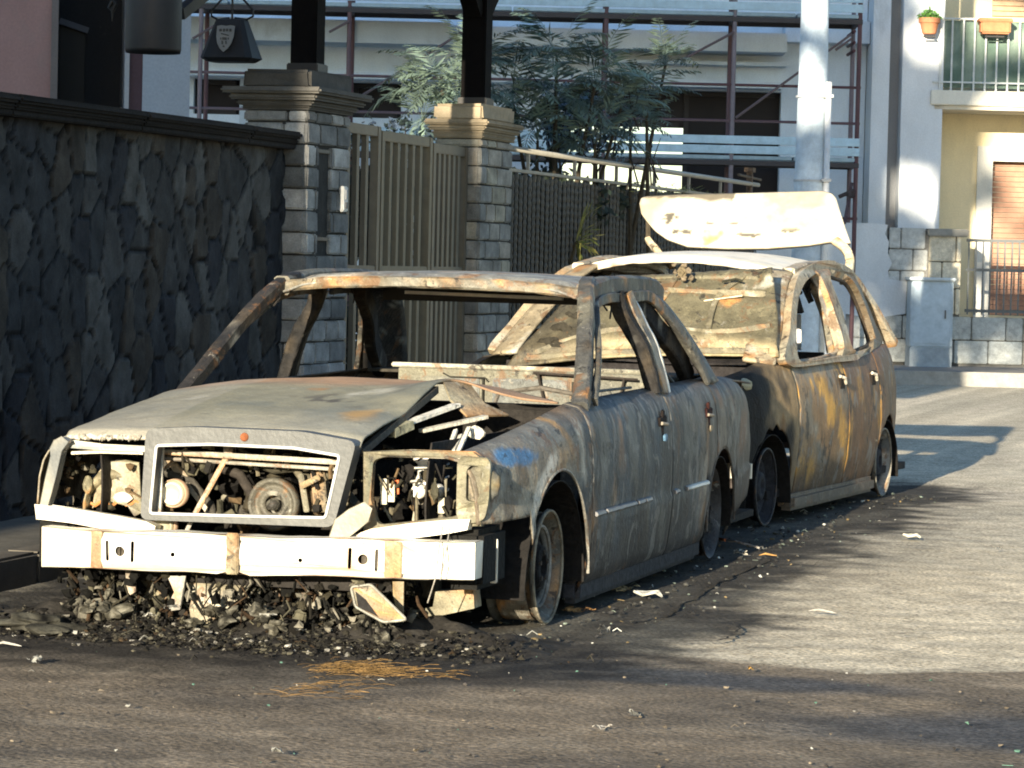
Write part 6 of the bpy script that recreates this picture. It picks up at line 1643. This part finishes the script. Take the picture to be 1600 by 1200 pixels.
def fx1():
    x = random.gauss(-.02, .50)
    if abs(x) > 1.0: x = random.uniform(-.9, .9)
    y = -.84+random.gauss(0, .15); h = .085*math.exp(-((y+.72)/.18)**2)
    return x, y, random.uniform(0, h*.6)+.005
CB = [(.009, .0085, .008)]*9+[(.018, .017, .014)]*5+[(.038, .035, .026)]*4+[(.08, .075, .055)]*2+[(.04, .027, .015)]*1+[(.24, .23, .20)]
# a low heap under the pieces
b = MB(); b.grid(lambda u, v: (lerp(-1.25, 1.05, u), lerp(-1.25, -.1, v), -.01+(.085*math.sin(math.pi*u)**.5)*math.exp(-((lerp(-1.25, -.1, v)+.62)/.22)**2)*(1+.9*fb(u*6, v*3, 0, 1.6, 3))), 110, 60, lambda x, y, z: shade((.026, .024, .021), 1+.8*fb(x, y, z, 14, 3)))
b.obj('ash_heap', M['rubble'], label='low heap of black ash under the front of the saloon', cat='ash', kind='stuff', smooth=True)
b = chunks(5200, fx1, CB, .004, .015); b.obj('burnt_rubble', M['rubble'], label='heap of small burnt fragments below the bumper beam', cat='rubble', kind='stuff')
def fx2():
    x = random.uniform(.62, 1.25)-.35*random.random()**2; y = random.uniform(-.5, 7.5); return x, y, .012
b = chunks(900, fx2, [(.05, .05, .045)]*4+[(.14, .17, .14)]*2+[(.45, .45, .40)]+[(.03, .03, .03)]*3+[(.16, .12, .06)], .004, .013); b.obj('glass_crumbs', M['rubble'], label='scatter of glass crumbs and char along the street side of the cars', cat='debris', kind='stuff')
def fx3(): return random.uniform(-1.6, 2.8), random.uniform(-3.4, -.7), .011
b = chunks(420, fx3, [(.05, .045, .04)]*5+[(.15, .125, .09)]*4+[(.30, .30, .27)]+[(.08, .16, .12)]*1, .003, .008); b.obj('grit', M['rubble'], label='fine grit and crumbs spread over the road in front', cat='grit', kind='stuff')
def fx4():
    an = random.uniform(0, 6.28); r_ = abs(random.gauss(0, .3)); return -.1+r_*1.9*math.cos(an), -.98+r_*.5*math.sin(an), .012
b = chunks(500, fx4, CB, .005, .016); b.obj('scattered_fragments', M['rubble'], label='loose scatter of burnt fragments thinning out onto the road', cat='rubble', kind='stuff')
# orange straw-like fibres
b = MB()
for (px, py, n, L, wd) in ((545, 1050, 190, .085, .07), (610, 1056, 50, .10, .05), (460, 1090, 14, .12, .05), (500, 1078, 40, .09, .07), (690, 1058, 9, .10, .04)):
    c = P(px, py, Z=.01)
    for _ in range(n):
        a_ = random.gauss(.1, .45); x, y = c.x+random.gauss(0, L*.75), c.y+random.gauss(0, wd*1.1); l = L*random.uniform(.3, 1)
        p = V(x, y, .016+random.uniform(0, .012)); q = p+V(math.cos(a_)*l, math.sin(a_)*l, random.uniform(-.004, .01)); q.z = max(q.z, .014)
        b.tube([p, p.lerp(q, .5)+V(0, random.uniform(-.012, .012), .004), q], .0008, shade((.26, .16, .06), random.uniform(.35, 1.1)), n=3)
b.obj('orange_fibres', M['rubble'], label='tuft of orange straw-like fibres on the dark road in front', cat='fibres', kind='stuff')
# fallen lamp lens with pale face
q = lambda x, y, Y=-.98: P(x, y, Y=Y)
t = thing('fallen_lamp_cover', 'pale trapezoid lamp cover lying upright under the bumper beam, right of centre', 'lamp cover', tuple(q(592, 970)))
b = MB(); pl = [q(*p) for p in ((549, 917), (580, 913), (636, 968), (600, 972), (556, 948))]
cc_ = rnd([(p.x, p.z) for p in pl], .012)
b.plate(cc_, [], lambda a, c: (a, -.98, c), bcl((.36, .34, .25), 3), thick=.010, dirv=(0, 1, 0)); b.obj('lens', M['metal'], t)
b = MB(); b.tube([(p[0], -.985, p[1]) for p in cc_], .0045, (.22, .215, .18), n=6, closed=True); b.obj('rim', M['metal'], t)
b = MB(); b.plate([(q(*p).x, q(*p).z) for p in ((556, 924), (572, 937), (592, 964), (560, 948))], [], lambda a, c: (a, -.982, c), (.018, .017, .016), thick=.002, dirv=(0, -1, 0)); b.obj('burnt_patch', M['char'], t)
def crumple(b, c, sz, col):
    sz = sz*.72; col = shade(col, .75); o = random.random()*50; n = 12; a_ = random.uniform(0, 3); ca_, sa_ = math.cos(a_), math.sin(a_)
    def f(u, v):
        x, y = (u-.5)*2*sz*1.5, (v-.5)*2*sz*.7; x += .5*sz*nz(u, v, o, 2.5); y += .5*sz*nz(u, v, o+9, 2.5)
        return (c[0]+x*ca_-y*sa_, c[1]+x*sa_+y*ca_, c[2]+max(-.002, sz*(.15+.7*nz(u, v, o+3, 2.2)+.22*nz(u, v, o, 7))))
    b.grid(f, n, n, lambda x, y, z: mix(shade(col, .25), col, sstep(-.25, .1, nz(x, y, z, 45, 2))), skip=lambda u, v: abs(u-.5)*2+abs(v-.5)*2+1.3*nz(u, v, o, 5) >.95)
def scrap(px, py, sz, col, label, kind=0, cat='scrap', nm='burnt_scrap'):
    c = P(px, py, Z=.015); b = MB()
    if kind == 0: crumple(b, c, sz, col)
    elif kind == 1:
        a_ = random.uniform(-.3, .3); d = V(math.cos(a_), math.sin(a_), 0)*sz
        b.tube([c-d, c-d*.3+V(0, 0, .008), c+d*.4+V(0, .01, .002), c+d], [.001, .0045, .0035, .001], col, n=6)
    else:
        pts = [c+V(math.cos(k*.9)*sz, math.sin(k*.9)*sz*.7, .004+.3*sz*abs(math.sin(k*1.3))) for k in range(7)]
        b.add([c+V(0, 0, .02)]+pts, [(0, i+1, (i+1) % 7+1) for i in range(7)], col)
        b.tube(pts, .005, shade(col, 1.3), n=5, closed=True)
    return b.obj(nm, M['rubble'], label=label, cat=cat, group=('scraps lying on the road' if nm in ('burnt_scrap', 'white_flake', 'grey_shard') else None))
W_ = (.30, .30, .27)
scrap(1012, 932, .055, W_, 'white rimmed black scrap lying right of the front wheel', 2)
scrap(975, 922, .05, (.40, .32, .18), 'tan crumpled scrap just left of the white rimmed one', 0)
scrap(945, 985, .04, W_, 'white crumpled scrap on the road below the front wheel', 0)
scrap(905, 955, .06, (.32, .18, .07), 'rusty brown clump against the foot of the front wheel', 0, 'clump', 'rust_clump')
scrap(1192, 857, .03, W_, 'small white flake at the end of the thin rod near the rear wheel', 0, 'flake', 'white_flake')
b = MB(); b.tube([P(1127, 843, Z=.02), P(1150, 846, Z=.035), P(1186, 856, Z=.02)], .005, (.35, .32, .28), n=6); ro = b.obj('thin_rod', M['metal'], label='thin bent rod with an orange tip beside the saloon rear wheel', cat='rod')
b = MB(); b.tube([P(1125, 842, Z=.021), P(1133, 844, Z=.026)], .007, (.55, .14, .04), n=6); ot = b.obj('orange_tip', M['paint'], ro)
scrap(1160, 866, .05, (.62, .58, .48), 'pale ragged strip on the road beyond the thin rod', 0)
scrap(1200, 868, .04, (.42, .24, .08), 'orange brown ragged piece at the edge of the soot', 1)
scrap(1242, 1170-330, .035, (.30, .29, .24), 'flat grey-white flake further along the soot edge', 0, 'flake', 'grey_flake')
scrap(1285, 956, .055, (.34, .33, .30), 'long white sliver on the sunlit asphalt', 1, 'sliver', 'white_sliver')
scrap(1172, 1045, .022, (.52, .30, .08), 'small orange stone on the dark road', 0, 'stone', 'orange_stone')
scrap(1424, 840, .04, (.40, .38, .31), 'pale flat flake on the asphalt at the far right', 2, 'flake', 'pale_flake')
scrap(1560, 858, .03, W_, 'tiny white flake at the right edge of the road', 0, 'flake', 'white_flake')
scrap(990, 1115, .035, W_, 'white crumb on the dark road below the orange stone', 0, 'crumb', 'white_crumb')
scrap(940, 1138, .03, (.45, .42, .36), 'grey white crumb near the bottom of the road', 0, 'crumb', 'grey_crumb')
scrap(432, 1175-0, .03, W_, 'white crumb near the bottom edge, below the orange fibres', 0, 'crumb', 'white_crumb')
scrap(55, 1032, .04, W_, 'white scrap at the far left on the dark road', 0)
scrap(12, 1008, .05, (.35, .34, .31), 'grey curved shard at the left edge by the kerb', 1, 'shard', 'grey_shard')
scrap(20, 850, .06, (.30, .28, .24), 'pale twig-like shard lying on the pavement at the left', 1, 'shard', 'grey_shard')
c = P(60, 975, Z=.03); b = MB(); b.blob(c, .07, vary((.035, .034, .027), .8, 18), sub=4, rough=.6, sq=(1.8, 1, .4)); b.obj('burnt_lump', M['rubble'], label='dark rounded burnt lump on the road by the left kerb', cat='lump')
for k, (px, py) in enumerate(((230, 962), (310, 985), (420, 962), (470, 985), (370, 1000), (270, 950))):
    c = P(px, py, Y=-1.0-.03*k); c.z = max(c.z, .02)
    b = MB()
    crumple(b, c, .028, (.40, .39, .34))
    b.obj('white_fragment', M['rubble'], group='white fragments in the rubble', label=['white fragment below the beam, at its left end', 'long white fragment left of the beam joint', 'white fragment right of the beam joint', 'white fragment at the lower edge of the rubble near centre', 'white fragment at the front foot of the rubble heap', 'pale fragment under the left bracket of the beam'][k], cat='fragment')
# wreckage hanging below the bumper beam of the saloon
random.seed(91)
b = MB()
for i in range(1100):
    x = random.uniform(-.70, .55); z = random.uniform(.02, .215); y = random.uniform(-.84, -.45)
    c = shade(random.choice([(.075, .07, .048), (.03, .027, .018), (.006, .006, .005), (.010, .009, .007), (.006, .006, .005), (.006, .006, .005), (.006, .006, .005), (.16, .15, .12), (.04, .025, .014)]), random.uniform(.5, 1.3)); k = random.random()
    if k < .5: b.blob((x, y, z), random.choice((.006, .008, .012, .020)), c, sub=1, rough=.6, sq=(1, 1, random.uniform(.5, 1.5)))
    elif k < .8: b.tube([V(x, y, z+.03), V(x+random.uniform(-.02, .02), y, z), V(x+random.uniform(-.05, .05), y, z-.04)], random.uniform(.002, .006), c, n=5)
    else: b.box((x, y, z), (random.uniform(.01, .04), .02, random.uniform(.008, .03)), c, rot=(0, random.uniform(-.7, .7), 0), bev=.004, jit=.006)
for i in range(75):
    x = random.uniform(-.72, .5); y = random.uniform(-.90, -.50)
    cc_ = random.choice([(.030, .028, .02), (.018, .017, .013), (.05, .046, .034), (.010, .009, .008)])
    b.blob((x, y, random.uniform(.01, .11)), random.uniform(.008, .034), (lambda X, Y, Z, cc_=cc_: mix(cc_, mix((.008, .008, .007), (.20, .19, .15), .5+.8*nz(X, Y, Z, 50, 2)), sstep(-.1, .2, nz(X, Y, Z, 35)))), sub=3, rough=1.0, sq=(1.2, 1, .8))
b.obj('underbody_wreckage', M['rubble'], car1)
